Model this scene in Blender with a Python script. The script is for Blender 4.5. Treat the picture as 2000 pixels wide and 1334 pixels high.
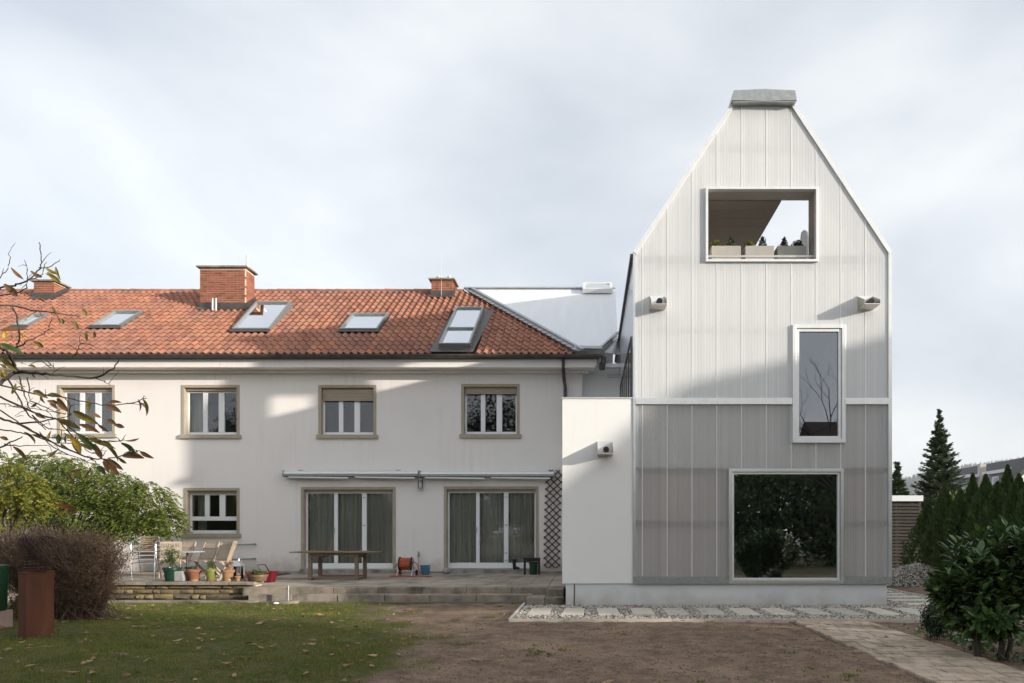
import bpy, math, random
import numpy as np
from mathutils import Vector, Matrix, Euler

for o in list(bpy.data.objects): bpy.data.objects.remove(o)
SC = bpy.context.scene
COL = SC.collection
R = math.radians
rnd = random.Random(7)
rng = np.random.default_rng(7)

# ------------------------------------------------------------------ camera
F = 1333.33          # focal length in photo pixels (24 mm shift lens, 36 mm sensor, 2000 px)
VX, VY = 1150.0, 1040.0   # vanishing point of the depth direction = eye level
EYE = 1.6
cam_d = bpy.data.cameras.new('camera')
cam = bpy.data.objects.new('camera', cam_d); COL.objects.link(cam)
cam.location = (0, 0, EYE); cam.rotation_euler = (R(90), 0, 0)
cam_d.lens = 24; cam_d.sensor_width = 36; cam_d.sensor_fit = 'HORIZONTAL'
cam_d.shift_x = (1000 - VX) / 2000; cam_d.shift_y = (VY - 667) / 2000
cam_d.clip_end = 6000; cam_d.clip_start = 0.05
SC.camera = cam

# ------------------------------------------------------------------ sun + sky
SUN_TRAVEL = Vector((-2.11, 1.0, -0.50)).normalized()
sun_d = bpy.data.lights.new('sun', 'SUN'); sun_d.energy = 3.4; sun_d.angle = R(0.9); sun_d.color = (1, .92, .81)
sun = bpy.data.objects.new('sun', sun_d); COL.objects.link(sun)
sun.rotation_euler = SUN_TRAVEL.to_track_quat('-Z', 'Y').to_euler(); sun.location = (30, -15, 30)
to_sun = -SUN_TRAVEL
elev = math.asin(to_sun.z); azim = math.atan2(to_sun.x, to_sun.y)   # from +Y clockwise

W = bpy.data.worlds.new('World'); SC.world = W; W.use_nodes = True
wn, wl = W.node_tree.nodes, W.node_tree.links
wn.clear()
out = wn.new('ShaderNodeOutputWorld'); bg = wn.new('ShaderNodeBackground')
sky = wn.new('ShaderNodeTexSky'); sky.sky_type = 'NISHITA'; sky.sun_disc = False
sky.sun_elevation = elev; sky.sun_rotation = azim; sky.air_density = 1.2; sky.dust_density = 2.5; sky.ozone_density = 1.5
tc = wn.new('ShaderNodeTexCoord'); mp = wn.new('ShaderNodeMapping')
mp.inputs['Rotation'].default_value = (0, R(38), R(10)); mp.inputs['Scale'].default_value = (1.0, 1.0, 2.0)
mp.inputs['Location'].default_value = (.35, .1, .25)
n1 = wn.new('ShaderNodeTexNoise'); n1.inputs['Scale'].default_value = 2.1; n1.inputs['Detail'].default_value = 7; n1.inputs['Roughness'].default_value = .47
n1.inputs['Distortion'].default_value = .35
cr = wn.new('ShaderNodeValToRGB'); e = cr.color_ramp.elements
e[0].position = .36; e[0].color = (2.75, 3.0, 3.42, 1); e[1].position = .66; e[1].color = (5.1, 5.2, 5.25, 1)
mx = wn.new('ShaderNodeMix'); mx.data_type = 'RGBA'; mx.inputs[0].default_value = .78
SKY_K = wn.new('ShaderNodeVectorMath'); SKY_K.operation = 'SCALE'; SKY_K.inputs['Scale'].default_value = 3.1
wl.new(tc.outputs['Generated'], mp.inputs[0]); wl.new(mp.outputs[0], n1.inputs['Vector'])
wl.new(n1.outputs['Fac'], cr.inputs[0])
hs_ = wn.new('ShaderNodeHueSaturation'); hs_.inputs['Saturation'].default_value = .36; wl.new(sky.outputs[0], hs_.inputs['Color']); wl.new(hs_.outputs[0], SKY_K.inputs[0]); wl.new(SKY_K.outputs[0], mx.inputs['A']); wl.new(cr.outputs[0], mx.inputs['B'])
wl.new(mx.outputs['Result'], bg.inputs[0]); wl.new(bg.outputs[0], out.inputs[0])
bg.inputs['Strength'].default_value = 0.09

SC.view_settings.view_transform = 'Standard'; SC.view_settings.look = 'None'
SC.view_settings.gamma = 1; SC.view_settings.exposure = 1.04; SC.view_settings.use_curve_mapping = False
SC.cycles.max_bounces = 8; SC.cycles.transparent_max_bounces = 16; SC.cycles.use_denoising = True
SC.cycles.sample_clamp_indirect = 6

# ------------------------------------------------------------------ helpers
def wx(px, Y): return (px - VX) / F * Y
def wz(py, Y): return EYE + (VY - py) / F * Y
def gY(py, z=0.0): return (EYE - z) * F / (py - VY)

def fast_mesh(name, V, Fc, smooth=False):
    """V: n x 3, Fc: list of equal-length index arrays or a list of lists"""
    me = bpy.data.meshes.new(name)
    V = np.asarray(V, dtype=np.float32)
    if isinstance(Fc, np.ndarray):
        k = Fc.shape[1]; m = Fc.shape[0]
        me.vertices.add(len(V)); me.vertices.foreach_set('co', V.ravel())
        me.loops.add(m * k); me.loops.foreach_set('vertex_index', Fc.astype(np.int32).ravel())
        me.polygons.add(m); me.polygons.foreach_set('loop_start', np.arange(0, m * k, k, dtype=np.int32))
        me.update(calc_edges=True)
    else:
        me.from_pydata(V.tolist(), [], Fc); me.update()
    if smooth:
        me.polygons.foreach_set('use_smooth', np.ones(len(me.polygons), dtype=bool))
        me.set_sharp_from_angle(angle=R(40))
    return me

class MB:
    def __init__(s): s.v = []; s.f = []
    def add(s, vs, fs):
        n = len(s.v); s.v += [tuple(a) for a in vs]; s.f += [[i + n for i in q] for q in fs]; return s
    def box(s, x0, x1, y0, y1, z0, z1):
        return s.add([(x0,y0,z0),(x1,y0,z0),(x1,y1,z0),(x0,y1,z0),(x0,y0,z1),(x1,y0,z1),(x1,y1,z1),(x0,y1,z1)],
                     [[0,3,2,1],[4,5,6,7],[0,1,5,4],[1,2,6,5],[2,3,7,6],[3,0,4,7]])
    def quad(s, a, b, c, d): return s.add([a, b, c, d], [[0, 1, 2, 3]])
    def prism(s, poly, off):
        """planar polygon extruded by vector off"""
        n = len(poly); o = Vector(off)
        vs = [tuple(Vector(p)) for p in poly] + [tuple(Vector(p) + o) for p in poly]
        fs = [list(range(n))[::-1], list(range(n, 2 * n))] + [[i, (i + 1) % n, n + (i + 1) % n, n + i] for i in range(n)]
        return s.add(vs, fs)
    def tube(s, pts, r, n=6, cap=True):
        pts = [Vector(p) for p in pts]; m = len(pts)
        rs = [r] * m if not hasattr(r, '__len__') else list(r)
        if len(rs) == 2 and m > 2: rs = [rs[0] + (rs[1] - rs[0]) * i / (m - 1) for i in range(m)]
        vs = []
        for i, p in enumerate(pts):
            d = (pts[min(i + 1, m - 1)] - pts[max(i - 1, 0)])
            if d.length < 1e-9: d = Vector((0, 0, 1))
            d.normalize()
            a = Vector((0, 0, 1)) if abs(d.z) < .9 else Vector((1, 0, 0))
            u = d.cross(a).normalized(); w = d.cross(u)
            for k in range(n):
                t = 2 * math.pi * k / n
                vs.append(p + (u * math.cos(t) + w * math.sin(t)) * rs[i])
        fs = [[i * n + k, i * n + (k + 1) % n, (i + 1) * n + (k + 1) % n, (i + 1) * n + k] for i in range(m - 1) for k in range(n)]
        if cap: fs += [list(range(n))[::-1], list(range((m - 1) * n, m * n))]
        return s.add(vs, fs)
    def bar(s, a, b, w, h):
        """rectangular bar from a to b, width w (horizontal), height h"""
        a, b = Vector(a), Vector(b); d = (b - a).normalized()
        up = Vector((0, 0, 1)) if abs(d.z) < .95 else Vector((0, 1, 0))
        u = d.cross(up).normalized() * w / 2; v = u.cross(d).normalized() * h / 2
        vs = [a - u - v, a + u - v, a + u + v, a - u + v, b - u - v, b + u - v, b + u + v, b - u + v]
        return s.add(vs, [[0,3,2,1],[4,5,6,7],[0,1,5,4],[1,2,6,5],[2,3,7,6],[3,0,4,7]])
    def lathe(s, prof, c=(0, 0, 0), n=20):
        """prof: list of (r, z)"""
        vs = []; m = len(prof)
        for r, z in prof:
            for k in range(n):
                t = 2 * math.pi * k / n
                vs.append((c[0] + r * math.cos(t), c[1] + r * math.sin(t), c[2] + z))
        fs = [[i * n + k, i * n + (k + 1) % n, (i + 1) * n + (k + 1) % n, (i + 1) * n + k] for i in range(m - 1) for k in range(n)]
        fs += [list(range(n))[::-1], list(range((m - 1) * n, m * n))]
        return s.add(vs, fs)
    def build(s, name, mat, parent=None, smooth=False, bevel=0, base=None):
        off = Vector(base) if base is not None else (parent['_b'] if parent is not None and '_b' in parent.keys() else (0, 0, 0))
        off = Vector(off)
        me = fast_mesh(name, [tuple(Vector(v) - off) for v in s.v] if s.v else [], s.f, smooth)
        return link(name, me, mat, parent, bevel)

def link(name, me, mat, parent=None, bevel=0):
    o = bpy.data.objects.new(name, me); COL.objects.link(o)
    if mat is not None and not me.materials: me.materials.append(mat)
    if parent is not None: o.parent = parent
    if parent is not None and '_b' in parent.keys(): o['_b'] = parent['_b']
    if bevel:
        b = o.modifiers.new('bevel', 'BEVEL'); b.width = bevel; b.segments = 2; b.limit_method = 'ANGLE'
    return o

def tag(o, label=None, cat=None, group=None, kind=None):
    if label: o['label'] = label
    if cat: o['category'] = cat
    if group: o['group'] = group
    if kind: o['kind'] = kind
    return o

def thing(name, label, cat, loc=(0, 0, 0), rz=0, group=None, world=True):
    """an Empty at the thing's base; with world=True its parts are given in world coordinates"""
    o = bpy.data.objects.new(name, None); COL.objects.link(o)
    o.location = loc; o.rotation_euler = (0, 0, rz); o.empty_display_size = .2
    if world: o['_b'] = tuple(loc)
    return tag(o, label, cat, group)

def copy_tree(o, parent=None):
    c = o.copy(); COL.objects.link(c); c.parent = parent
    for ch in o.children: copy_tree(ch, c)
    return c

# ------------------------------------------------------------------ materials
def mat(name, c1, c2=None, scale=3.0, detail=5, rough=.7, metal=0., bump=0., bscale=40., spec=.4, rand=None, sub=None,
        dist=.01, c3=None, scale3=.6, lo=.35, hi=.65, stretch=(1, 1, 1), transl=0., coat=0., streak=None, splash=None):
    m = bpy.data.materials.new(name); m.use_nodes = True
    nt = m.node_tree; N, L = nt.nodes, nt.links
    b = N['Principled BSDF']
    b.inputs['Roughness'].default_value = rough; b.inputs['Metallic'].default_value = metal
    b.inputs['Specular IOR Level'].default_value = spec
    if coat: b.inputs['Coat Weight'].default_value = coat; b.inputs['Coat Roughness'].default_value = .15
    geo = N.new('ShaderNodeNewGeometry'); mpn = N.new('ShaderNodeMapping'); mpn.inputs['Scale'].default_value = stretch
    L.new(geo.outputs['Position'], mpn.inputs[0])
    col = None
    def mixc(fac, A, B):
        mm = N.new('ShaderNodeMix'); mm.data_type = 'RGBA'
        if hasattr(fac, 'links'): L.new(fac, mm.inputs[0])
        else: mm.inputs[0].default_value = fac
        for k, v in (('A', A), ('B', B)):
            if hasattr(v, 'links'): L.new(v, mm.inputs[k])
            else: mm.inputs[k].default_value = (*v, 1)
        return mm.outputs['Result']
    def noise(sc, de):
        n = N.new('ShaderNodeTexNoise'); n.inputs['Scale'].default_value = sc; n.inputs['Detail'].default_value = de
        n.inputs['Roughness'].default_value = .6
        L.new(mpn.outputs[0], n.inputs['Vector']); return n.outputs['Fac']
    def rmp(v, a, bb):
        r = N.new('ShaderNodeMapRange'); r.inputs[1].default_value = a; r.inputs[2].default_value = bb
        L.new(v, r.inputs[0]); return r.outputs[0]
    col = c1
    if c2 is not None: col = mixc(rmp(noise(scale, detail), lo, hi), c1, c2)
    if c3 is not None: col = mixc(rmp(noise(scale3, 4), .48, .68), col, c3)
    if streak is not None:      # rain streaks: vertical dirt runs with their own shape
        sm_ = N.new('ShaderNodeMapping'); sm_.inputs['Scale'].default_value = (7, 7, .35); L.new(geo.outputs['Position'], sm_.inputs[0])
        sn = N.new('ShaderNodeTexNoise'); sn.inputs['Scale'].default_value = 1.0; sn.inputs['Detail'].default_value = 6; sn.inputs['Roughness'].default_value = .65; L.new(sm_.outputs[0], sn.inputs['Vector'])
        pn_ = noise(.5, 3); ml = N.new('ShaderNodeMath'); ml.operation = 'MULTIPLY'; L.new(rmp(sn.outputs[0], .50, .78), ml.inputs[0]); L.new(rmp(pn_, .42, .62), ml.inputs[1])
        m5 = N.new('ShaderNodeMath'); m5.operation = 'MULTIPLY'; m5.inputs[1].default_value = streak[1]; L.new(ml.outputs[0], m5.inputs[0])
        col = mixc(m5.outputs[0], col, streak[0])
    if splash is not None:      # dirty splash zone above the ground
        sz = N.new('ShaderNodeSeparateXYZ'); L.new(geo.outputs['Position'], sz.inputs[0])
        nn_ = N.new('ShaderNodeMath'); nn_.operation = 'MULTIPLY_ADD'; nn_.inputs[1].default_value = -.9; L.new(noise(2.2, 6), nn_.inputs[0]); L.new(sz.outputs[2], nn_.inputs[2])
        rr_ = N.new('ShaderNodeMapRange'); rr_.inputs[1].default_value = splash[1]; rr_.inputs[2].default_value = splash[1] - .45; rr_.inputs[4].default_value = splash[2]; L.new(nn_.outputs[0], rr_.inputs[0])
        col = mixc(rr_.outputs[0], col, splash[0])
    if rand is not None:
        oi = N.new('ShaderNodeObjectInfo'); ad = N.new('ShaderNodeMath'); ad.operation = 'ADD'
        L.new(oi.outputs['Random'], ad.inputs[0]); L.new(geo.outputs['Random Per Island'], ad.inputs[1])
        fr = N.new('ShaderNodeMath'); fr.operation = 'FRACT'; L.new(ad.outputs[0], fr.inputs[0])
        rr = N.new('ShaderNodeValToRGB'); els = rr.color_ramp.elements
        k = len(rand)
        for i, c in enumerate(rand):
            el = els[i] if i < 2 else els.new(i / (k - 1))
            el.position = i / (k - 1); el.color = (*c, 1)
        els = rr.color_ramp.elements
        L.new(fr.outputs[0], rr.inputs[0])
        mm = N.new('ShaderNodeMix'); mm.data_type = 'RGBA'; mm.blend_type = 'MULTIPLY'; mm.inputs[0].default_value = 1
        if hasattr(col, 'links'): L.new(col, mm.inputs['A'])
        else: mm.inputs['A'].default_value = (*col, 1)
        L.new(rr.outputs[0], mm.inputs['B']); col = mm.outputs['Result']
    if hasattr(col, 'links'): L.new(col, b.inputs['Base Color'])
    else: b.inputs['Base Color'].default_value = (*col, 1)
    if bump:
        bp = N.new('ShaderNodeBump'); bp.inputs['Strength'].default_value = bump; bp.inputs['Distance'].default_value = dist
        L.new(noise(bscale, 6), bp.inputs['Height']); L.new(bp.outputs[0], b.inputs['Normal'])
    if transl:
        t = N.new('ShaderNodeBsdfTranslucent'); ms = N.new('ShaderNodeMixShader'); ms.inputs[0].default_value = transl
        if hasattr(col, 'links'): L.new(col, t.inputs[0])
        else: t.inputs[0].default_value = (*col, 1)
        o = N['Material Output']; L.new(b.outputs[0], ms.inputs[1]); L.new(t.outputs[0], ms.inputs[2]); L.new(ms.outputs[0], o.inputs[0])
    return m

def glass(name, base=.06, tint=(1, 1, 1), k=1.6):
    m = bpy.data.materials.new(name); m.use_nodes = True
    N, L = m.node_tree.nodes, m.node_tree.links; N.remove(N['Principled BSDF'])
    tr = N.new('ShaderNodeBsdfTransparent'); tr.inputs[0].default_value = (*[.92 * t for t in tint], 1)
    gl = N.new('ShaderNodeBsdfGlossy'); gl.inputs['Roughness'].default_value = 0.0; gl.inputs[0].default_value = (.97, .98, 1, 1)
    fr = N.new('ShaderNodeFresnel'); fr.inputs[0].default_value = 1.5
    ma = N.new('ShaderNodeMath'); ma.operation = 'MULTIPLY_ADD'; ma.inputs[1].default_value = k; ma.inputs[2].default_value = base; ma.use_clamp = True
    ms = N.new('ShaderNodeMixShader')
    L.new(fr.outputs[0], ma.inputs[0]); L.new(ma.outputs[0], ms.inputs[0]); L.new(tr.outputs[0], ms.inputs[1]); L.new(gl.outputs[0], ms.inputs[2])
    L.new(ms.outputs[0], N['Material Output'].inputs[0])
    return m

def polycarb(name, see=.30, tint=(.80, .81, .815)):
    m = bpy.data.materials.new(name); m.use_nodes = True
    N, L = m.node_tree.nodes, m.node_tree.links; b = N['Principled BSDF']
    b.inputs['Base Color'].default_value = (*tint, 1); b.inputs['Roughness'].default_value = .22; b.inputs['Specular IOR Level'].default_value = .45
    geo = N.new('ShaderNodeNewGeometry'); sx = N.new('ShaderNodeSeparateXYZ'); L.new(geo.outputs['Position'], sx.inputs[0])
    # webs of the multiwall sheet: more solid every 33 mm, and slow change from sheet to sheet
    mu = N.new('ShaderNodeMath'); mu.operation = 'MULTIPLY'; mu.inputs[1].default_value = 2 * math.pi / .0333; L.new(sx.outputs[0], mu.inputs[0])
    si = N.new('ShaderNodeMath'); si.operation = 'SINE'; L.new(mu.outputs[0], si.inputs[0])
    nz = N.new('ShaderNodeTexNoise'); nz.noise_dimensions = '1D'; nz.inputs['Scale'].default_value = 9; nz.inputs['Detail'].default_value = 4; L.new(sx.outputs[0], nz.inputs['W'])
    a = N.new('ShaderNodeMath'); a.operation = 'MULTIPLY_ADD'; a.inputs[1].default_value = .05; a.inputs[2].default_value = see - .07; L.new(si.outputs[0], a.inputs[0])
    c = N.new('ShaderNodeMath'); c.operation = 'MULTIPLY_ADD'; c.inputs[1].default_value = .14; L.new(nz.outputs[0], c.inputs[0]); L.new(a.outputs[0], c.inputs[2]); c.use_clamp = True
    tr = N.new('ShaderNodeBsdfTransparent'); tr.inputs[0].default_value = (.93, .94, .95, 1)
    tl = N.new('ShaderNodeBsdfTranslucent'); tl.inputs[0].default_value = (*tint, 1)
    m1 = N.new('ShaderNodeMixShader'); m1.inputs[0].default_value = .12; L.new(b.outputs[0], m1.inputs[1]); L.new(tl.outputs[0], m1.inputs[2])
    m2 = N.new('ShaderNodeMixShader'); L.new(c.outputs[0], m2.inputs[0]); L.new(m1.outputs[0], m2.inputs[1]); L.new(tr.outputs[0], m2.inputs[2])
    L.new(m2.outputs[0], N['Material Output'].inputs[0])
    return m

MT = {}
MT['render'] = mat('lime_render', (.80, .76, .73), (.825, .79, .765), .7, rough=.9, bump=.25, bscale=55, spec=.2, c3=(.765, .72, .69), scale3=.35, streak=((.52, .48, .44), .42), splash=((.42, .38, .33), .42, .6))
MT['newrender'] = mat('white_render', (.79, .785, .765), (.81, .805, .79), 1.2, rough=.85, bump=.12, bscale=90, spec=.2, streak=((.62, .61, .58), .22))
MT['plinth'] = mat('plinth_render', (.66, .67, .675), (.70, .705, .705), 1.5, rough=.9, bump=.15, bscale=70, spec=.2, splash=((.40, .36, .30), -.12, .7))
MT['basewall'] = mat('weathered_base', (.30, .28, .24), (.16, .15, .13), 3, rough=.95, bump=.5, bscale=20, c3=(.42, .40, .36), scale3=2)
MT['stone_trim'] = mat('sandstone_trim', (.42, .36, .28), (.36, .31, .24), 4, rough=.85, bump=.2, bscale=60)
MT['frame'] = mat('white_plastic', (.80, .81, .82), rough=.35, spec=.5)
MT['shutter'] = mat('shutter_slats', (.40, .34, .27), rough=.6)
MT['glass'] = glass('window_glass', .02, k=1.2)
MT['glass_big'] = glass('big_glass', .24, (.80, .90, .85))
MT['glass_coated'] = glass('coated_glass', .10, (.5, .56, .66))
MT['glass_roof'] = glass('roof_glass', .75, (.8, .85, .9))
MT['room'] = mat('dim_room', (.16, .15, .135), rough=.9)
MT['room_light'] = mat('pale_room', (.45, .43, .40), rough=.9)
MT['curtain'] = mat('curtain', (.66, .67, .58), (.56, .57, .50), 6, rough=.95, transl=.2, stretch=(1, 1, .05))
MT['tile'] = mat('roof_tile', (.37, .165, .105), (.29, .13, .085), 1.3, rough=.75, bump=.2, bscale=90, spec=.3,
                 rand=[(.72, .72, .74), (1, 1, 1), (1.18, 1.12, 1.02), (.82, .76, .76), (1.08, 1.14, 1.12), (.92, .95, .9)], c3=(.24, .12, .095), scale3=.7, streak=((.12, .085, .065), .3))
MT['metal_dark'] = mat('dark_zinc', (.085, .075, .07), (.13, .115, .105), 5, rough=.45, metal=.5)
MT['zinc'] = mat('zinc', (.42, .43, .44), (.50, .51, .52), 6, rough=.4, metal=.8)
MT['galv'] = mat('galvanised', (.30, .32, .31), (.40, .41, .40), 14, rough=.45, metal=.7)
MT['alu'] = mat('aluminium', (.66, .66, .64), (.72, .72, .70), 8, rough=.33, metal=.85)
MT['alu_white'] = mat('white_aluminium', (.70, .705, .705), (.75, .755, .755), 5, rough=.38, metal=.25)
MT['steel'] = mat('brushed_steel', (.50, .47, .43), (.58, .55, .51), 10, rough=.42, metal=.9, stretch=(.2, 1, 6))
MT['chrome'] = mat('chrome', (.75, .75, .76), rough=.12, metal=1)
MT['silver_roof'] = mat('silver_sheet', (.74, .75, .765), (.80, .81, .82), .9, rough=.42, metal=.12, stretch=(4, .4, .4))
MT['poly'] = polycarb('polycarbonate', .26)
MT['poly_low'] = polycarb('polycarbonate_clear', .60, (.78, .78, .77))
MT['poly_side'] = mat('sheet_side', (.55, .58, .63), (.62, .65, .70), 1.2, rough=.2, metal=.45, spec=.6, stretch=(1, 6, .2))
MT['joint'] = mat('sheet_joint_grey', (.66, .65, .64), rough=.4)
MT['mem_white'] = mat('white_membrane', (.80, .79, .77), (.72, .71, .69), 2, rough=.9, stretch=(3, 1, .3))
MT['mem_grey'] = mat('grey_membrane', (.44, .425, .40), (.50, .485, .46), 2, rough=.9, stretch=(3, 1, .3))
MT['mem_brown'] = mat('brown_sheathing', (.27, .205, .165), (.35, .275, .225), 1.6, rough=.9, stretch=(3, 1, .3))
MT['batten'] = mat('timber_batten', (.07, .032, .018), (.10, .05, .03), 9, rough=.8)
MT['brick'] = mat('red_brick', (.33, .115, .065), (.27, .09, .052), 12, rough=.9, bump=.3, bscale=60,
                  rand=[(.62, .60, .60), (1, 1, 1), (1.15, 1.1, 1.05), (.85, .8, .8), (1.05, 1.0, .9)])
MT['mortar'] = mat('mortar', (.55, .47, .37), rough=.95)
MT['conc'] = mat('weathered_concrete', (.34, .29, .23), (.22, .19, .15), 3.5, rough=.92, bump=.35, bscale=35, c3=(.085, .075, .06), scale3=1.5,
                 rand=[(.86, .86, .86), (1, 1, 1), (1.08, 1.07, 1.05)])
MT['slab'] = mat('paving_slab_concrete', (.43, .375, .31), (.35, .30, .245), 2.6, rough=.92, bump=.3, bscale=40, c3=(.17, .155, .13), scale3=1.0,
                 rand=[(.82, .82, .82), (1, 1, 1), (1.1, 1.08, 1.05), (.92, .92, .92)])
MT['step_stone'] = mat('pale_stone_slab', (.55, .50, .43), (.47, .43, .37), 3, rough=.9, bump=.25, bscale=40, rand=[(.85, .85, .86), (1.05, 1.05, 1.05), (1.12, 1.1, 1.06)])
MT['paver'] = mat('path_paver', (.46, .37, .29), (.39, .31, .24), 5, rough=.92, bump=.35, bscale=50, c3=(.20, .17, .10), scale3=1.1,
                  rand=[(.78, .77, .76), (1, 1, 1), (1.14, 1.12, 1.10), (.9, .9, .88)])
MT['sand'] = mat('joint_sand', (.16, .122, .09), (.11, .085, .062), 8, rough=1, bump=.4, bscale=60)
MT['wallstone'] = mat('yellow_sandstone', (.25, .20, .125), (.13, .108, .078), 5, rough=.95, bump=.8, bscale=18, dist=.03, c3=(.27, .215, .11), scale3=2.2,
                      rand=[(.55, .55, .57), (1, 1, 1), (1.25, 1.18, 1.0), (.75, .74, .72)])
MT['gravel'] = mat('gravel_stone', (.44, .405, .36), rough=.95, spec=.15, rand=[(.22, .23, .25), (.7, .69, .67), (1.0, 1.0, 1.0), (1.25, 1.22, 1.16), (.4, .4, .39)])
MT['gravel_bed'] = mat('gravel_base', (.17, .155, .135), (.10, .092, .082), 30, rough=1, bump=.6, bscale=60)
MT['teak_dark'] = mat('weathered_table_wood', (.17, .125, .085), (.24, .18, .125), 7, rough=.7, stretch=(.3, 4, 4))
MT['teak'] = mat('grey_teak', (.36, .285, .21), (.44, .355, .27), 9, rough=.75, stretch=(3, 3, .5))
MT['corten'] = mat('rusted_steel', (.115, .040, .020), (.075, .028, .016), 5, rough=.85, bump=.25, bscale=70, stretch=(1, 1, .25), c3=(.14, .055, .025), scale3=3)
MT['willow'] = mat('rusty_wire', (.055, .03, .022), rough=.9)
MT['green_plastic'] = mat('green_plastic', (.012, .045, .022), rough=.4)
MT['dark_green'] = mat('dark_green_glaze', (.012, .045, .03), rough=.3)
MT['pinkstone'] = mat('pink_stone', (.34, .25, .22), (.28, .20, .18), 8, rough=.95, bump=.4)
MT['terracotta'] = mat('terracotta', (.29, .11, .058), (.21, .085, .05), 8, rough=.85, bump=.15)
MT['terracotta_pale'] = mat('pale_terracotta', (.36, .20, .10), (.27, .15, .08), 8, rough=.85, bump=.15)
MT['lime_glaze'] = mat('lime_glaze', (.19, .21, .045), (.15, .165, .04), 6, rough=.35)
MT['brown_glaze'] = mat('brown_glaze', (.17, .11, .065), rough=.5)
MT['greystone'] = mat('grey_stone', (.40, .385, .365), (.27, .26, .25), 7, rough=.95, bump=.5, bscale=30)
MT['potsoil'] = mat('potting_soil', (.035, .025, .018), rough=1)
MT['red_plastic'] = mat('red_plastic', (.15, .008, .014), rough=.35)
MT['blue_plastic'] = mat('blue_plastic', (.07, .22, .34), rough=.4)
MT['orange_hose'] = mat('orange_hose', (.52, .13, .055), (.44, .10, .045), 20, rough=.5)
MT['black'] = mat('black_plastic', (.015, .015, .016), rough=.4)
MT['dark_wood'] = mat('dark_trellis_wood', (.065, .038, .026), (.09, .055, .038), 12, rough=.8)
MT['stool_black'] = mat('black_painted_wood', (.018, .014, .011), rough=.5)
MT['white_paint'] = mat('white_fascia', (.70, .72, .73), rough=.5)
MT['slat_dark'] = mat('dark_slat', (.045, .036, .030), (.06, .048, .04), 6, rough=.8, rand=[(.8, .8, .8), (1.1, 1.1, 1.1)])
MT['planter'] = mat('fibre_cement', (.36, .335, .30), (.40, .375, .34), 5, rough=.9, bump=.1)
MT['plank'] = mat('ceiling_plank', (.33, .29, .25), (.38, .335, .29), 5, rough=.6, spec=.5, stretch=(1, 5, 1))
MT['bark'] = mat('bark', (.045, .034, .030), (.075, .06, .052), 20, rough=.95, bump=.5, bscale=50)
MT['bark_light'] = mat('grey_bark', (.12, .095, .075), (.08, .06, .05), 12, rough=.95, bump=.4)

def leafmat(name, cols, rough=.5, transl=.35, spec=.4):
    return mat(name, (1, 1, 1), None, rough=rough, spec=spec, transl=transl, rand=cols)
MT['lf_shrub'] = leafmat('shrub_leaf', [(.035, .075, .012), (.10, .155, .020), (.17, .215, .028), (.06, .11, .016), (.24, .23, .03), (.05, .09, .014)])
MT['lf_yellow'] = leafmat('yellow_leaf', [(.09, .13, .02), (.20, .21, .028), (.34, .28, .03), (.07, .11, .018), (.14, .17, .022)])
MT['lf_barberry'] = leafmat('barberry_leaf', [(.095, .055, .036), (.135, .078, .045), (.12, .10, .040), (.07, .040, .030)], rough=.7, transl=.2, spec=.2)
MT['twig'] = mat('bush_twig', (.105, .068, .050), (.072, .047, .036), 10, rough=.9)
MT['lf_laurel'] = leafmat('laurel_leaf', [(.034, .066, .024), (.056, .11, .032), (.080, .145, .040), (.13, .20, .055)], rough=.28, transl=.12, spec=.5)
MT['lf_box'] = leafmat('box_leaf', [(.020, .044, .020), (.030, .062, .026), (.042, .08, .03)], rough=.5, transl=.15)
MT['lf_thuja'] = leafmat('thuja_leaf', [(.048, .085, .026), (.075, .12, .034), (.10, .15, .04)], rough=.6, transl=.15, spec=.2)
MT['lf_fir'] = leafmat('fir_needle', [(.042, .066, .034), (.062, .092, .042), (.085, .115, .05)], rough=.6, transl=.1, spec=.2)
MT['lf_tree'] = leafmat('tree_leaf', [(.018, .034, .012), (.03, .05, .014), (.045, .06, .018)], rough=.6, transl=.2, spec=.2)
MT['lf_evergreen'] = leafmat('evergreen_leaf', [(.055, .09, .035), (.085, .13, .045), (.12, .17, .06)], rough=.4, transl=.2)
MT['lf_pot'] = leafmat('potted_leaf', [(.04, .075, .016), (.08, .12, .03), (.13, .15, .04)], transl=.25)
MT['lf_topiary'] = leafmat('topiary_leaf', [(.07, .10, .015), (.13, .15, .022), (.18, .17, .03)], transl=.2)
MT['grass'] = mat('grass_blade', (.125, .165, .034), (.22, .205, .058), 1.3, rough=.6, transl=.3, spec=.2, lo=.42, hi=.66, rand=[(.62, .68, .6), (.9, .95, .9), (1.15, 1.1, 1.0), (1.5, 1.2, 1.2)])
MT['fallen'] = leafmat('fallen_leaf', [(.22, .12, .06), (.34, .22, .12), (.16, .085, .045), (.42, .29, .17), (.12, .06, .035)], rough=.8, transl=.1, spec=.2)
LEAFC = {'o': (.26, .215, .040), 'g': (.085, .15, .04), 'b': (.28, .145, .055), 'y': (.55, .39, .05), 'r': (.28, .10, .035)}
for k, c in LEAFC.items():
    MT['cl_' + k] = mat('cherry_leaf_' + {'o': 'olive', 'g': 'green', 'b': 'brown', 'y': 'yellow', 'r': 'rust'}[k],
                        c, tuple(x * .55 + .01 for x in c), 14, rough=.55, transl=.3, rand=[(.75, .75, .75), (1, 1, 1), (1.2, 1.15, 1.0)])

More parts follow.
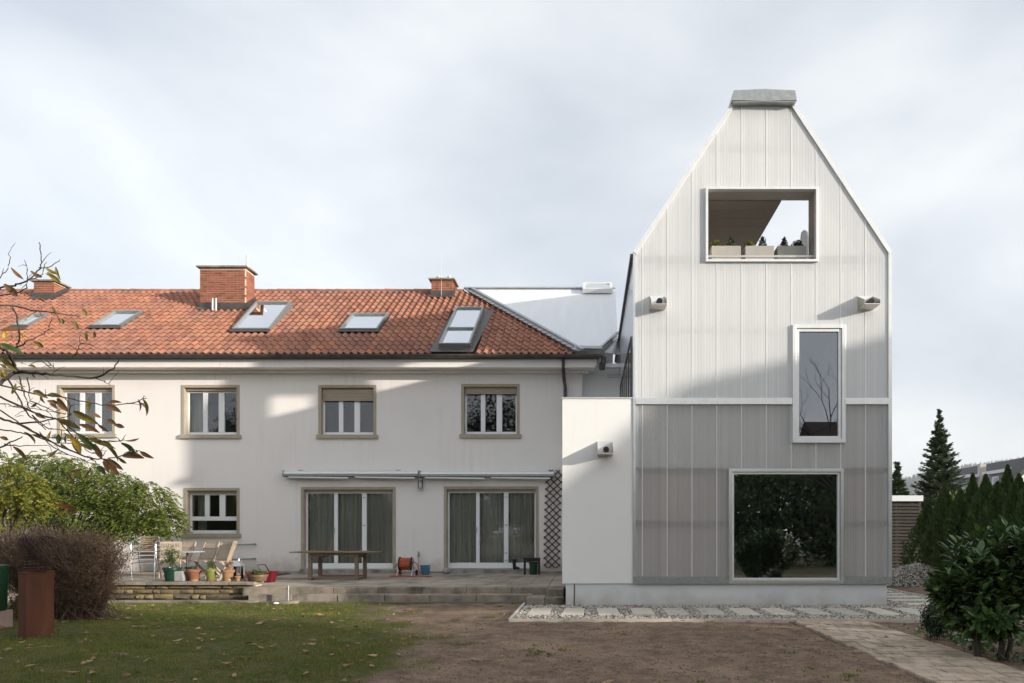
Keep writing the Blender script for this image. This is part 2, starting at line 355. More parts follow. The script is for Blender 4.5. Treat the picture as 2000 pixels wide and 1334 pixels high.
# ------------------------------------------------------------------ leaf clouds
def leaf_quads(P, size, aspect=2.2, rng=rng, up=None, upw=0., jitter=.4):
    """diamond-shaped leaves at points P; up/upw pulls the leaf's long axis towards given directions"""
    n = len(P)
    d = rng.normal(size=(n, 3))
    if up is not None: d = d * (1 - upw) + np.asarray(up) * upw * 1.6
    d /= np.linalg.norm(d, axis=1, keepdims=True) + 1e-9
    a = rng.normal(size=(n, 3)); w = np.cross(d, a); w /= np.linalg.norm(w, axis=1, keepdims=True) + 1e-9
    s = size * (1 + jitter * (rng.random((n, 1)) - .5) * 2)
    nrm = np.cross(d, w)
    V = np.stack([P - d * s * .5, P + w * s * .5 / aspect + nrm * s * .06, P + d * s * .5, P - w * s * .5 / aspect + nrm * s * .06], 1).reshape(-1, 3)
    Fc = np.arange(n * 4).reshape(-1, 4)
    return V, Fc

def leaf_object(name, P, size, m, parent=None, base=(0, 0, 0), **kw):
    V, Fc = leaf_quads(np.asarray(P, float), size, **kw)
    return link(name, fast_mesh(name, V - np.asarray(base), Fc), m, parent)

def clump_points(c, r, n_clump, per, crad, rng=rng, shell=.55):
    """points in clumps filling an ellipsoid"""
    c = np.asarray(c, float); r = np.asarray(r, float)
    d = rng.normal(size=(n_clump, 3)); d /= np.linalg.norm(d, axis=1, keepdims=True)
    rad = shell + (1 - shell) * rng.random((n_clump, 1)) ** .6
    cc = c + d * rad * r
    pts = np.repeat(cc, per, 0) + rng.normal(size=(n_clump * per, 3)) * crad * (.5 + rng.random((n_clump * per, 1)))
    return pts

# ================================================================== SETTING
def vnoise(x, y, s, seed=0):
    """cheap smooth value noise"""
    x = np.asarray(x) * s + seed * 17.3; y = np.asarray(y) * s - seed * 9.1
    xi = np.floor(x); yi = np.floor(y); fx = x - xi; fy = y - yi
    fx = fx * fx * (3 - 2 * fx); fy = fy * fy * (3 - 2 * fy)
    h = lambda a, b: np.modf(np.abs(np.sin(a * 127.1 + b * 311.7 + seed) * 43758.5453))[0]
    return (h(xi, yi) * (1 - fx) + h(xi + 1, yi) * fx) * (1 - fy) + (h(xi, yi + 1) * (1 - fx) + h(xi + 1, yi + 1) * fx) * fy

def grass_mask(x, y):
    xb = np.interp(y, [4, 7.2, 8.2, 9.7, 11.5, 13, 14.7, 16], [-2.2, -2.4, -2.2, -2.3, -3.0, -3.7, -4.1, -4.3])
    m = (xb - x) / 1.1 + .4 + (vnoise(x, y, 1.1, 1) - .5) * 1.5 + (vnoise(x, y, 3.3, 2) - .5) * 1.0
    m = m - np.clip((vnoise(x, y, .55, 5) - .62) * 4, 0, .6) * (y < 10.5)
    return np.clip(m, 0, 1)

# far ground: one sheet to the horizon
tag(MB().quad((-3000, -3000, -.06), (3000, -3000, -.06), (3000, 3000, -.06), (-3000, 3000, -.06)).build(
    'ground', mat('field_ground', (.085, .085, .035), (.13, .10, .06), .08, rough=1)), 'flat ground of the neighbourhood around the garden', 'ground', kind='structure')

# garden soil + lawn base, gently uneven
gx = np.arange(-16, 11.01, .09); gy = np.arange(3.0, 21.0, .09)
GX, GY_ = np.meshgrid(gx, gy, indexing='ij')
soft = np.clip((15.6 - GY_) / .6, 0, 1)
GZ = (vnoise(GX, GY_, .9, 3) - .5) * .035 * soft + (vnoise(GX, GY_, 5, 4) - .5) * .022 + (vnoise(GX, GY_, 11, 6) - .5) * .018 - .012
GZ += np.clip((GX - 8.6) / .8, 0, 1) * .05 * (GY_ > 13)
nx, ny = len(gx), len(gy)
idx = np.arange(nx * ny).reshape(nx, ny)
Fg = np.stack([idx[:-1, :-1], idx[1:, :-1], idx[1:, 1:], idx[:-1, 1:]], -1).reshape(-1, 4)
me = fast_mesh('garden_soil', np.stack([GX, GY_, GZ], -1).reshape(-1, 3), Fg, True)
at = me.attributes.new('turf', 'FLOAT', 'POINT'); at.data.foreach_set('value', grass_mask(GX, GY_).ravel().astype(np.float32))
ms = mat('bare_soil', (.28, .205, .15), (.15, .104, .076), 3.4, detail=10, rough=1, bump=1.0, bscale=34, dist=.045, c3=(.30, .22, .155), scale3=.7, spec=.15)
N, L = ms.node_tree.nodes, ms.node_tree.links
bs = N['Principled BSDF']; lk = bs.inputs['Base Color'].links[0]; src = lk.from_socket
an = N.new('ShaderNodeAttribute'); an.attribute_name = 'turf'
mm = N.new('ShaderNodeMix'); mm.data_type = 'RGBA'; L.new(an.outputs['Fac'], mm.inputs[0]); L.new(src, mm.inputs['A'])
ng = N.new('ShaderNodeTexNoise'); ng.inputs['Scale'].default_value = 9; ng.inputs['Detail'].default_value = 6
rg = N.new('ShaderNodeValToRGB'); rg.color_ramp.elements[0].position = .35; rg.color_ramp.elements[1].position = .65
rg.color_ramp.elements[0].color = (.060, .085, .022, 1); rg.color_ramp.elements[1].color = (.14, .115, .055, 1)
gp = N.new('ShaderNodeNewGeometry'); L.new(gp.outputs['Position'], ng.inputs['Vector']); L.new(ng.outputs[0], rg.inputs[0])
L.new(rg.outputs[0], mm.inputs['B']); L.new(mm.outputs['Result'], bs.inputs['Base Color'])
# crumbs: small high-frequency colour specks
tag(link('garden_soil', me, ms), 'bare brown garden soil with a worn lawn on one side', 'soil', kind='structure')
def soil_z(x, y):
    return float((vnoise(x, y, .9, 3) - .5) * .035 * np.clip((15.6 - y) / .6, 0, 1) + (vnoise(x, y, 5, 4) - .5) * .016 + (vnoise(x, y, 11, 6) - .5) * .010 - .012)

# grass blades
n = 260000
x = rng.uniform(-13, 1.5, n); y = 6.6 + (15.7 - 6.6) * rng.random(n) ** 1.0
keep = (rng.random(n) < grass_mask(x, y) ** 1.5 * (.35 + .65 * (vnoise(x, y, 2.2, 9) * .5 + vnoise(x, y, 5.1, 19) * .5 > .42))) & (np.abs(x) < y * .875)
x, y = x[keep], y[keep]; n = len(x)
z0 = np.array((vnoise(x, y, .9, 3) - .5) * .035 * np.clip((15.6 - y) / .6, 0, 1) - .012)
a = rng.uniform(0, 2 * np.pi, n); h = rng.uniform(.018, .05, n) * (.5 + .6 * vnoise(x, y, 1.4, 8) + 1.1 * np.clip(vnoise(x, y, 4.5, 15) - .62, 0, 1) * 2); ln = rng.uniform(0, .03, n); b = rng.uniform(0, 2 * np.pi, n); w = .004
V = np.stack([np.stack([x - np.cos(a) * w, y - np.sin(a) * w, z0], -1), np.stack([x + np.cos(a) * w, y + np.sin(a) * w, z0], -1),
              np.stack([x + np.cos(b) * ln, y + np.sin(b) * ln, z0 + h], -1)], 1).reshape(-1, 3)
tag(link('lawn_grass', fast_mesh('lawn_grass', V, np.arange(n * 3).reshape(-1, 3)), MT['grass']),
    'short patchy green lawn in front of the terrace', 'grass', kind='stuff')

# fallen leaves and crumbs of soil
def ground_leaves(name, n, xr, yr, size, m, label, weight=None, kind='stuff'):
    x = rng.uniform(*xr, n); y = rng.uniform(*yr, n)
    if weight is not None: k = rng.random(n) < weight(x, y); x, y = x[k], y[k]
    n = len(x); a = rng.uniform(0, 6.28, n); s = size * rng.uniform(.5, 1.4, n); z = np.array([soil_z(p, q) for p, q in zip(x, y)]) + .022
    cx, sx_ = np.cos(a), np.sin(a); wd = s * rng.uniform(.3, .55, n)
    curl = rng.uniform(.0, .035, (n, 4))
    P = np.stack([x, y, z], -1)
    d = np.stack([cx, sx_, cx * 0], -1); t = np.stack([-sx_, cx, cx * 0], -1); up = np.array([0, 0, 1.])
    pts = [P - d * s[:, None] * .5 + up * curl[:, :1], P - d * s[:, None] * .1 + t * wd[:, None] * .5 + up * curl[:, 1:2] * .5,
           P + d * s[:, None] * .5 + up * curl[:, 2:3] * 1.2, P - d * s[:, None] * .1 - t * wd[:, None] * .5 + up * curl[:, 3:4]]
    V = np.stack(pts, 1).reshape(-1, 3)
    return tag(link(name, fast_mesh(name, V, np.arange(n * 4).reshape(-1, 4)), m), label, 'leaves', kind=kind)
ground_leaves('fallen_leaves', 1700, (-13, 6), (6.8, 15.6), .13, MT['fallen'], 'dry brown leaves scattered over lawn and soil',
              lambda x, y: np.where(grass_mask(x, y) > .4, .55, .16))
wx_, wy_ = rng.uniform(-2.5, 8, 900), rng.uniform(6.8, 15.4, 900)
kk_ = (vnoise(wx_, wy_, 1.3, 21) > .66) & ~((wx_ > 3.5) & (wx_ < 5.1)) & ~((wy_ > 12.2) & (wx_ > -1.6)); wx_, wy_ = wx_[kk_], wy_[kk_]
wp = np.repeat(np.stack([wx_, wy_, wx_ * 0 + .008], -1), 14, 0); wp += rng.normal(size=wp.shape) * np.array([.05, .05, .006])
tag(leaf_object('weeds', wp, .045, MT['grass'], None, aspect=3, up=(0, 0, 1), upw=.35), 'sparse low weeds sprouting from the bare soil', 'weeds', kind='stuff')
# soil crumbs
n = 15000
x = rng.uniform(-4, 8, n); y = 6.8 + 7 * rng.random(n) ** 1.3
k = (rng.random(n) < (1 - grass_mask(x, y))) & ~((x > 3.55) & (x < 5.05)) & (y < 12.2); x, y = x[k], y[k]
ico_v = np.array([(0,0,1),(1,0,0),(0,1,0),(-1,0,0),(0,-1,0),(0,0,-.6)], float); ico_f = np.array([(0,1,2),(0,2,3),(0,3,4),(0,4,1),(5,2,1),(5,3,2),(5,4,3),(5,1,4)])
def pebbles(name, x, y, z, smin, smax, m, flat=.65, detail=None):
    n = len(x); s = rng.uniform(smin, smax, (n, 1, 1)) * rng.uniform(.6, 1.3, (n, 1, 3)) * np.array([1, 1, flat])
    a = rng.uniform(0, 6.28, n); c, sn = np.cos(a)[:, None], np.sin(a)[:, None]
    v = ico_v[None] * (1 + .35 * (rng.random((n, 6, 3)) - .5)) * s
    vx = v[..., 0] * c - v[..., 1] * sn; vy = v[..., 0] * sn + v[..., 1] * c
    V = np.stack([vx + x[:, None], vy + y[:, None], v[..., 2] + np.asarray(z)[:, None]], -1).reshape(-1, 3)
    Fc = (ico_f[None] + 6 * np.arange(n)[:, None, None]).reshape(-1, 3)
    return link(name, fast_mesh(name, V, Fc), m)
o = pebbles('soil_crumbs', x, y, np.array([soil_z(p, q) for p, q in zip(x, y)]) + .002, .004, .021,
            mat('soil_crumb', (.20, .14, .10), rough=1, rand=[(.7, .7, .7), (1, 1, 1), (1.25, 1.25, 1.2), (1.05, 1.0, .95), (2.2, 2.2, 2.2)]))
tag(o, 'loose crumbs of earth and small stones on the bare soil', 'soil crumbs', kind='stuff')

# gravel strip round the new house with stepping slabs and a kerb
GBX0, GBX1, GBY0 = -1.43, 8.35, 12.3
gb = MB().box(GBX0, GBX1, GBY0, 14.95, -.05, .016).box(6.3, GBX1, 14.95, 20.5, -.05, .016)
gbed = tag(gb.build('gravel_path', MT['gravel_bed']), 'strip of pale gravel running round the foot of the silver house', 'gravel path', kind='structure')
slabs = []
for i in range(14):
    x0 = -1.17 + i * .672
    if x0 + .42 < 8.2: slabs.append((x0, x0 + .42, 12.95, 14.1))
for j in range(7):
    y0 = 14.75 + j * .8
    slabs.append((6.95, 8.05, y0, y0 + .45))
sm = {}
for i, (x0, x1, y0, y1) in enumerate(slabs):
    key = (round(x1 - x0, 3), round(y1 - y0, 3))
    if key not in sm: sm[key] = fast_mesh('stepping_slab', *(lambda b: (b.v, b.f))(MB().box(-key[0]/2, key[0]/2, -key[1]/2, key[1]/2, -.03, .03)))
    o = link('stepping_slab', sm[key], MT['step_stone'], gbed, .006)
    o.location = ((x0 + x1) / 2 + rnd.uniform(-.015, .015), (y0 + y1) / 2 + rnd.uniform(-.03, .03), .012 + rnd.uniform(-.004, .004)); o.rotation_euler = (rnd.uniform(-.006, .006), rnd.uniform(-.006, .006), rnd.uniform(-.025, .025))
kb = MB()
for (a, b) in (((GBX0, GBY0), (GBX1, GBY0)), ((GBX0, GBY0), (GBX0, 15.2)), ((GBX1, GBY0), (GBX1, 20.5))):
    L_ = math.hypot(b[0] - a[0], b[1] - a[1]); k = int(L_ / 1.0 + .5)
    for i in range(k):
        t0, t1 = i / k, (i + 1) / k - .006 / L_
        p = (a[0] + (b[0] - a[0]) * t0, a[1] + (b[1] - a[1]) * t0, .0); q = (a[0] + (b[0] - a[0]) * t1, a[1] + (b[1] - a[1]) * t1, .0)
        o = MB().bar(p, q, .05, .085).build('kerb_stone', MT['step_stone'], gbed)
n = 18500
x = np.concatenate([rng.uniform(GBX0 + .05, GBX1 - .05, 13500), rng.uniform(6.5, GBX1 - .05, 5000)])
y = np.concatenate([rng.uniform(GBY0 + .05, 14.72, 13500), rng.uniform(14.7, 20.4, 5000)])
k = np.ones(n, bool)
for (x0, x1, y0, y1) in slabs: k &= ~((x > x0 - .005) & (x < x1 + .005) & (y > y0 - .01) & (y < y1 + .01)) | (rng.random(n) < .02)
o = pebbles('gravel', x[k], y[k], np.full(k.sum(), .026), .016, .044, MT['gravel'])
tag(o, None, None, kind='stuff'); o.parent = gbed

# gravel heap by the slatted shed
n = 9000
r = np.sqrt(rng.random(n)); a = rng.uniform(0, 6.28, n)
hx, hy = r * np.cos(a) * 2.0, r * np.sin(a) * 1.4
hz = np.maximum(0, .62 * (1 - r ** 1.25)) + .02 * rng.random(n)
heap = pebbles('gravel_heap', 10.1 + hx, 20.9 + hy, hz + .02, .022, .045, MT['gravel'])
tag(heap, 'low heap of grey gravel beside the slatted shed', 'gravel heap', kind='stuff')
hb = MB(); hb.lathe([(2.1, -.05), (2.0, .0), (1.4, .18), (.9, .34), (.45, .5), (.05, .6)], (0, 0, 0), 28)
o = hb.build('gravel_core', MT['gravel_bed'], heap); o.location = (10.1, 20.9, -.02); o.scale = (1, .7, 1)

# brick path
path = tag(MB().box(3.60, 4.99, 4.0, 12.27, -.05, -.002).build('brick_path', MT['sand']), 'path of small worn concrete pavers leading to the gravel strip', 'path', kind='structure')
pm = {}
y0 = 12.26; row = 0; rnd.seed(5)
while y0 > 5.2:
    d = .2; x0 = 3.64 + rnd.choice([0, 0, .02, -.03, .05])
    widths = []
    while x0 < 4.93:
        w = rnd.choice([.14, .2, .2, .24]) if row % 2 or x0 > 3.7 else rnd.choice([.1, .14, .2])
        if x0 + w > 4.96 or 4.96 - x0 - w < .08: w = round(4.96 - x0, 2)
        key = round(w, 2)
        if key not in pm: pm[key] = fast_mesh('paver', *(lambda b: (b.v, b.f))(MB().box(-key/2 + .007, key/2 - .007, -d/2 + .008, d/2 - .008, -.03, .024)))
        if y0 > 6.6 or row % 1 == 0:
            o = link('paver', pm[key], MT['paver'], path, .006)
            o.location = (x0 + w / 2, y0 - d / 2, rnd.uniform(-.004, .006)); o.rotation_euler = (rnd.uniform(-.02, .02), rnd.uniform(-.02, .02), rnd.uniform(-.012, .012))
        x0 += w
    y0 -= d; row += 1
    if y0 < 6.7: break

# ------------------------------------------------------------------ terrace
TZ = .31
ter = tag(MB().box(-9.15, -.6, 16.62, 21.0, 0, TZ - .05).box(-7.95, -.6, 16.1, 16.62, 0, TZ - .05).build('terrace', MT['sand']), 'paved concrete terrace with two long steps in front of the old house', 'terrace', kind='structure')
rows_y = [16.38 + .515 * i for i in range(10)]
slm = fast_mesh('paving_slab', *(lambda b: (b.v, b.f))(MB().box(-.247, .247, -.25, .25, -.05, 0)))
for j, y0 in enumerate(rows_y):
    if y0 + .25 > 21.0: continue
    for i in range(18):
        x0 = -9.05 + .505 * i + (.25 if False else 0)
        if x0 > -.65: continue
        o = link('paving_slab', slm, MT['slab'], ter, .004)
        yy = y0 + .255
        o.location = (x0 + .25, yy, TZ + .008 * (yy - 16.2) + rnd.uniform(-.004, .004)); o.rotation_euler = (rnd.uniform(-.006, .006), rnd.uniform(-.006, .006), rnd.uniform(-.004, .004))
def step_row(x0, x1, y0, y1, z0, z1, lens):
    x = x0
    while x < x1 - .05:
        w = min(lens * rnd.uniform(.97, 1.03), x1 - x)
        if x1 - x - w < .3: w = x1 - x
        o = MB().box(x + .006, x + w - .006, y0 + rnd.uniform(-.012, .012), y1, z0, z1 + rnd.uniform(-.004, .004)).build('step_block', MT['conc'], ter, bevel=.012)
        x += w
step_row(-7.85, -1.3, 15.72, 16.16, -.05, .165, 1.05)
step_row(-7.55 - .6, -.95, 16.06, 16.385, .10, TZ, 1.05)
for b in ((-1.38, -.97, 15.0, 15.72, -.05, .165), (-.962, -.56, 15.0, 15.4, -.05, .16), (-.945, -.585, 15.41, 16.37, .0, .315)):
    MB().box(*b).build('step_block', MT['conc'], ter, bevel=.012)

# left part of the terrace: low retaining wall of rough sandstone with coping slabs
LZ = .40
ret = thing('retaining_wall', 'low rough yellow sandstone wall with concrete coping carrying the potted plants', 'wall', (-10.5, 16.2, 0))
MB().box(-17, -7.95, 16.3, 16.6, -.05, .36).build('wall_core', MT['mortar'], ret)
def rough_stone(x0, x1, z0, z1, yf):
    b = MB(); nx_, nz_ = 5, 4; vs = []; 
    for i in range(nx_):
        for k in range(nz_):
            u, v = i / (nx_ - 1), k / (nz_ - 1); edge = min(u, 1 - u, v, 1 - v)
            vs.append((x0 + (x1 - x0) * u, yf + (.03 if edge == 0 else rnd.uniform(-.03, .015)), z0 + (z1 - z0) * v))
    fs = [[i * nz_ + k, (i + 1) * nz_ + k, (i + 1) * nz_ + k + 1, i * nz_ + k + 1] for i in range(nx_ - 1) for k in range(nz_ - 1)]
    b.add(vs, fs)
    # side skirts going into the wall
    ring = [i * nz_ for i in range(nx_)] + [(nx_ - 1) * nz_ + k for k in range(1, nz_)] + [i * nz_ + nz_ - 1 for i in range(nx_ - 2, -1, -1)] + [k for k in range(nz_ - 2, 0, -1)]
    m = len(b.v); b.v += [(vs[q][0], yf + .14, vs[q][2]) for q in ring]; L_ = len(ring)
    b.f += [[ring[i], ring[(i + 1) % L_], m + (i + 1) % L_, m + i][::-1] for i in range(L_)]
    return b
for (z0, z1, wl_) in ((.0, .13, .30), (.135, .25, .34), (.255, .345, .42)):
    x0 = -12.6 + rnd.uniform(0, .3)
    while x0 < -8.0:
        w = wl_ * rnd.uniform(.4, 1.9); w = min(w, -7.97 - x0)
        if w > .1: rough_stone(x0 + .008, x0 + w - .008, z0 + .006, z1 - .004 + rnd.uniform(-.015, .008), 16.21).build('stone', MT['wallstone'], ret, smooth=True)
        x0 += w
x0 = -13.5
while x0 < -7.95:
    w = min(rnd.uniform(.95, 1.15), -7.9 - x0)
    MB().box(x0 + .005, x0 + w - .005, 16.12, 16.62, .355, .435 + rnd.uniform(-.004, .004)).build('coping_slab', MT['conc'], ret, bevel=.012); x0 += w
lter = tag(MB().box(-24, -9.2, 16.55, 21.0, 0, LZ - .045).build('terrace_upper', MT['sand']), 'raised paved corner of the terrace under the garden chairs', 'terrace', kind='structure')
for j in range(9):
    for i in range(16):
        x0 = -17.2 + .505 * i
        if x0 + .5 > -9.15: continue
        yy = 16.85 + .505 * j
        if yy + .25 > 21: continue
        o = link('paving_slab', slm, MT['slab'], lter, .004); o.location = (x0 + .25, yy, LZ + rnd.uniform(-.004, .004))
# concrete edging strip in the grass
strip = tag(MB().box(-13.5, -7.6, 15.55, 15.9, -.06, .03).build('edging_strip', MT['conc'], bevel=.01), 'narrow grey concrete strip in the grass along the wall', 'edging', kind='structure')
MB().box(-7.55, -1.5, 15.5, 15.7, -.06, .012).build('edging_border', MT['gravel_bed'], strip)

# ================================================================== OLD HOUSE
HY = 21.0
house = thing('row_house', 'old two-storey cream rendered house with red tiled roof and white windows', 'house', (-10, HY, 0))
hx = lambda px: wx(px, HY); hz_ = lambda py: wz(py, HY)
HX0, HX1 = -26.0, hx(1137)
EAVE_Y, EAVE_Z, TANP = 20.4, wz(690, 20.4), .74
PITCH = math.atan(TANP)
RIDGE_Y = (EAVE_Z - TANP * EAVE_Y - EYE) / ((VY - 568) / F - TANP); RIDGE_Z = EAVE_Z + TANP * (RIDGE_Y - EAVE_Y)
def roofpt(px, py):
    k = (VY - py) / F
    Y = (EAVE_Z - TANP * EAVE_Y - EYE) / (k - TANP)
    return Vector((wx(px, Y), Y, EYE + k * Y))
UW = [(113, 225, 752, 848), (355, 468, 752, 850), (622, 735, 752, 850), (901, 1015, 750, 849)]
LW = [(360, 468, 953, 1043)]
DR = [(588, 773, 951, 1112), (867, 1052, 950, 1111)]
ops = [(hx(a), hx(b), hz_(d), hz_(c)) for a, b, c, d in UW + LW + DR]
ops.append((hx(-140), hx(-28), hz_(850), hz_(752)))
def wall_cells(mb, x0, x1, z0, z1, y, ops, depth):
    xs = sorted({x0, x1, *[v for o in ops for v in o[:2] if x0 < v < x1]}); zs = sorted({z0, z1, *[v for o in ops for v in o[2:] if z0 < v < z1]})
    for i in range(len(xs) - 1):
        for k in range(len(zs) - 1):
            cx, cz = (xs[i] + xs[i + 1]) / 2, (zs[k] + zs[k + 1]) / 2
            if any(o[0] < cx < o[1] and o[2] < cz < o[3] for o in ops): continue
            mb.quad((xs[i], y, zs[k]), (xs[i + 1], y, zs[k]), (xs[i + 1], y, zs[k + 1]), (xs[i], y, zs[k + 1]))
            mb.quad((xs[i], y + depth, zs[k]), (xs[i], y + depth, zs[k + 1]), (xs[i + 1], y + depth, zs[k + 1]), (xs[i + 1], y + depth, zs[k]))
    for o in ops:
        a, b, c, d = o
        mb.quad((a, y, c), (a, y, d), (a, y + depth, d), (a, y + depth, c)); mb.quad((b, y, c), (b, y + depth, c), (b, y + depth, d), (b, y, d))
        mb.quad((a, y, d), (b, y, d), (b, y + depth, d), (a, y + depth, d)); mb.quad((a, y, c), (a, y + depth, c), (b, y + depth, c), (b, y, c))
wm = MB(); wall_cells(wm, HX0, HX1, .40, 6.8, HY, ops, .38)
wm.quad((HX1, HY, .0), (HX1, 29.4, .0), (HX1, 29.4, 6.8), (HX1, HY, 6.8)).quad((HX0, HY, 0), (HX0, HY, 6.8), (HX0, 29.4, 6.8), (HX0, 29.4, 0))
wm.quad((HX0, 29.4, 0), (HX0, 29.4, 6.8), (HX1, 29.4, 6.8), (HX1, 29.4, 0))
wm.build('wall', MT['render'], house)
bwm = MB().box(HX0, HX1, HY + .012, HY + .3, 0, .40)
bwm.build('base_course', MT['basewall'], house)
rm = MB().box(HX0 + .1, HX1 - .1, HY + .4, 29.2, .33, .43).box(HX0 + .1, HX1 - .1, HY + .4, 29.2, 3.15, 3.4).box(HX0 + .1, HX1 - .1, HY + .4, 29.2, 6.3, 6.5)
rm.quad((HX0, 25.5, 0), (HX1, 25.5, 0), (HX1, 25.5, 6.5), (HX0, 25.5, 6.5))
for px in (290, 545, 820): rm.quad((hx(px), HY + .38, 0), (hx(px), 25.5, 0), (hx(px), 25.5, 6.5), (hx(px), HY + .38, 6.5))
rm.build('interior', MT['room'], house)

def window(px, sill=True, shutter=0., divs=(0, 1/3, 2/3, 1), bottom=0., door=False, sillx=4):
    a, b, c, d = px; x0, x1, z0, z1 = hx(a), hx(b), hz_(d), hz_(c)
    t = .085
    w = MB()   # stone surround, slightly proud
    zb = z0 if not door else z0
    w.box(x0, x0 + t, HY - .02, HY + .20, zb, z1 - t).box(x1 - t, x1, HY - .02, HY + .20, zb, z1 - t).box(x0, x1, HY - .02, HY + .20, z1 - t, z1)
    win = w.build('terrace_door' if door else 'window', MT['stone_trim'], house, bevel=.004)
    if sill: MB().box(x0 - .05, x1 + .06, HY - .07, HY + .2, z0 - .11, z0 + .01).build('sill', MT['stone_trim'], win, bevel=.006)
    else: MB().box(x0 - .02, x1 + .02, HY - .06, HY + .25, z0 - .16, z0 - .004).build('sill', MT['basewall'], win)
    X0, X1, Z1 = x0 + t, x1 - t, z1 - t; Z0 = z0 + .012
    yf, yb = HY + .155, HY + .225
    hbox = .09 if not door else .07
    MB().box(X0 + .01, X1 - .01, HY + .10, HY + .24, Z1 - hbox, Z1 + .002).build('shutter_box', MT['shutter'], win)
    if shutter > 0:
        ns = int(shutter / .045)
        for i in range(ns):
            s = MB(); zt = Z1 - hbox * .4 - i * .045
            s.prism([(X0 + .02, HY + .075, zt), (X0 + .02, HY + .062, zt - .021), (X0 + .02, HY + .075, zt - .042), (X0 + .02, HY + .088, zt - .042), (X0 + .02, HY + .088, zt)], (X1 - X0 - .04, 0, 0))
            s.build('shutter_slat', MT['shutter'], win)
    Zt = Z1 - hbox
    f = MB(); fo = .055
    f.box(X0, X0 + fo, yf, yb, Z0, Zt).box(X1 - fo, X1, yf, yb, Z0, Zt).box(X0 + fo, X1 - fo, yf, yb, Zt - fo * .7, Zt)
    fb = .10 if not door else .17
    f.box(X0 + fo, X1 - fo, yf, yb, Z0, Z0 + fb)
    Xi0, Xi1, Zi0, Zi1 = X0 + fo, X1 - fo, Z0 + fb, Zt - fo * .7
    if bottom:
        f.box(Xi0, Xi1, yf, yb, Zi0 + bottom, Zi0 + bottom + .13); Zs = Zi0 + bottom + .13
    else: Zs = Zi0
    n = len(divs) - 1; mw = .075 if not door else .062
    for i in range(1, n):
        xm = Xi0 + (Xi1 - Xi0) * divs[i]
        ww = mw * (1.15 if i == 2 else .9)
        f.box(xm - ww, xm + ww, yf - .012, yb - .002, Zs, Zi1)
    fr = f.build('frame', MT['frame'], win, bevel=.006)
    if door:
        h = MB()
        xm = Xi0 + (Xi1 - Xi0) * divs[2]
        for q in (.06, .46, .86, .965): h.box(xm - .045, xm + .045, yf - .03, yf - .014, Zs + (Zi1 - Zs) * (1 - q) - .012, Zs + (Zi1 - Zs) * (1 - q) + .012)
        xh = Xi0 + (Xi1 - Xi0) * divs[1]
        h.box(xh - .06, xh - .03, yf - .05, yf - .014, Zs + .95, Zs + 1.1)
        h.build('handle', MT['zinc'], win)
    g = []
    for i in range(n):
        xa = Xi0 + (Xi1 - Xi0) * divs[i]; xb = Xi0 + (Xi1 - Xi0) * divs[i + 1]
        MB().box(xa - .01, xb + .01, HY + .18, HY + .186, Zs - .01, Zi1 + .01).build('pane', MT['glass'], win)
    if bottom: MB().box(Xi0 - .01, Xi1 + .01, HY + .18, HY + .186, Zi0 - .01, Zi0 + bottom + .01).build('pane', MT['glass'], win)
    return win, (X0, X1, Z0, Zt)

def curtain(x0, x1, y, z0, z1, name, parent, amp=.045, period=.16, m=None):
    n = max(8, int((x1 - x0) / .018)); vs = []
    ph = rnd.uniform(0, 6)
    for i in range(n + 1):
        xx = x0 + (x1 - x0) * i / n
        yy = y + amp * math.sin(2 * math.pi * xx / period + ph + 1.3 * math.sin(xx * 5.1)) + .25 * amp * math.sin(2 * math.pi * xx / (period * .37))
        vs += [(xx, yy, z0), (xx + .0, yy * 1.0, z1)]
    fs = [[2 * i, 2 * i + 2, 2 * i + 3, 2 * i + 1] for i in range(n)]
    return MB().add(vs, fs).build(name, m or MT['curtain'], parent, smooth=True)

w1, q = window(UW[0]); curtain(q[0] + .1, q[0] + .5, HY + .5, q[2], q[3], 'curtain', w1)
w2, q = window(UW[1], shutter=.05); curtain(q[0], q[0] + .45, HY + .5, q[2], q[3], 'curtain', w2)
w3, q = window(UW[2], shutter=.40)
w4, q = window(UW[3], shutter=.18)
w5, q = window(LW[0], bottom=.30); curtain(q[0] + .08, q[0] + .3, HY + .5, q[2], q[3], 'curtain', w5)
window((-140, -28, 752, 850))
for px in DR:
    dw, q = window(px, sill=False, door=True)
    curtain(q[0] + .03, q[1] - .03, HY + .31, q[2] + .05, q[3], 'curtain', dw)

# cornice, gutter, downpipe
MB().box(HX0, hx(1165), 20.50, HY, 6.60, 6.81).box(HX0, hx(1162), 20.47, HY, 6.55, 6.60).box(HX0, hx(1150), 20.80, HY, 6.49, 6.55).build('cornice', MT['render'], house, bevel=.01)
g = MB(); GX1 = wx(1178, 20.3); prof = []
for i in range(9):
    t = math.pi * i / 8; prof.append((20.33 - .085 * math.cos(t), wz(692, 20.3) - .095 * math.sin(t)))
g.prism([(HX0, p[0], p[1]) for p in prof], (GX1 - HX0, 0, 0))
gut = g.build('gutter', MT['metal_dark'], house)
MB().box(HX0, GX1 - .12, 20.40, 20.55, 6.80, 6.93).build('eaves_board', MT['metal_dark'], house)
dp = [(wx(1100, 20.4), 20.4, 6.78), (wx(1100, 20.5), 20.5, 6.55), (wx(1102, 20.88), 20.88, 6.25), (wx(1104, 20.92), 20.92, 6.0), (wx(1104, 20.92), 20.92, 4.3)]
MB().tube(dp, .055, 10).build('downpipe', MT['metal_dark'], house, smooth=True)

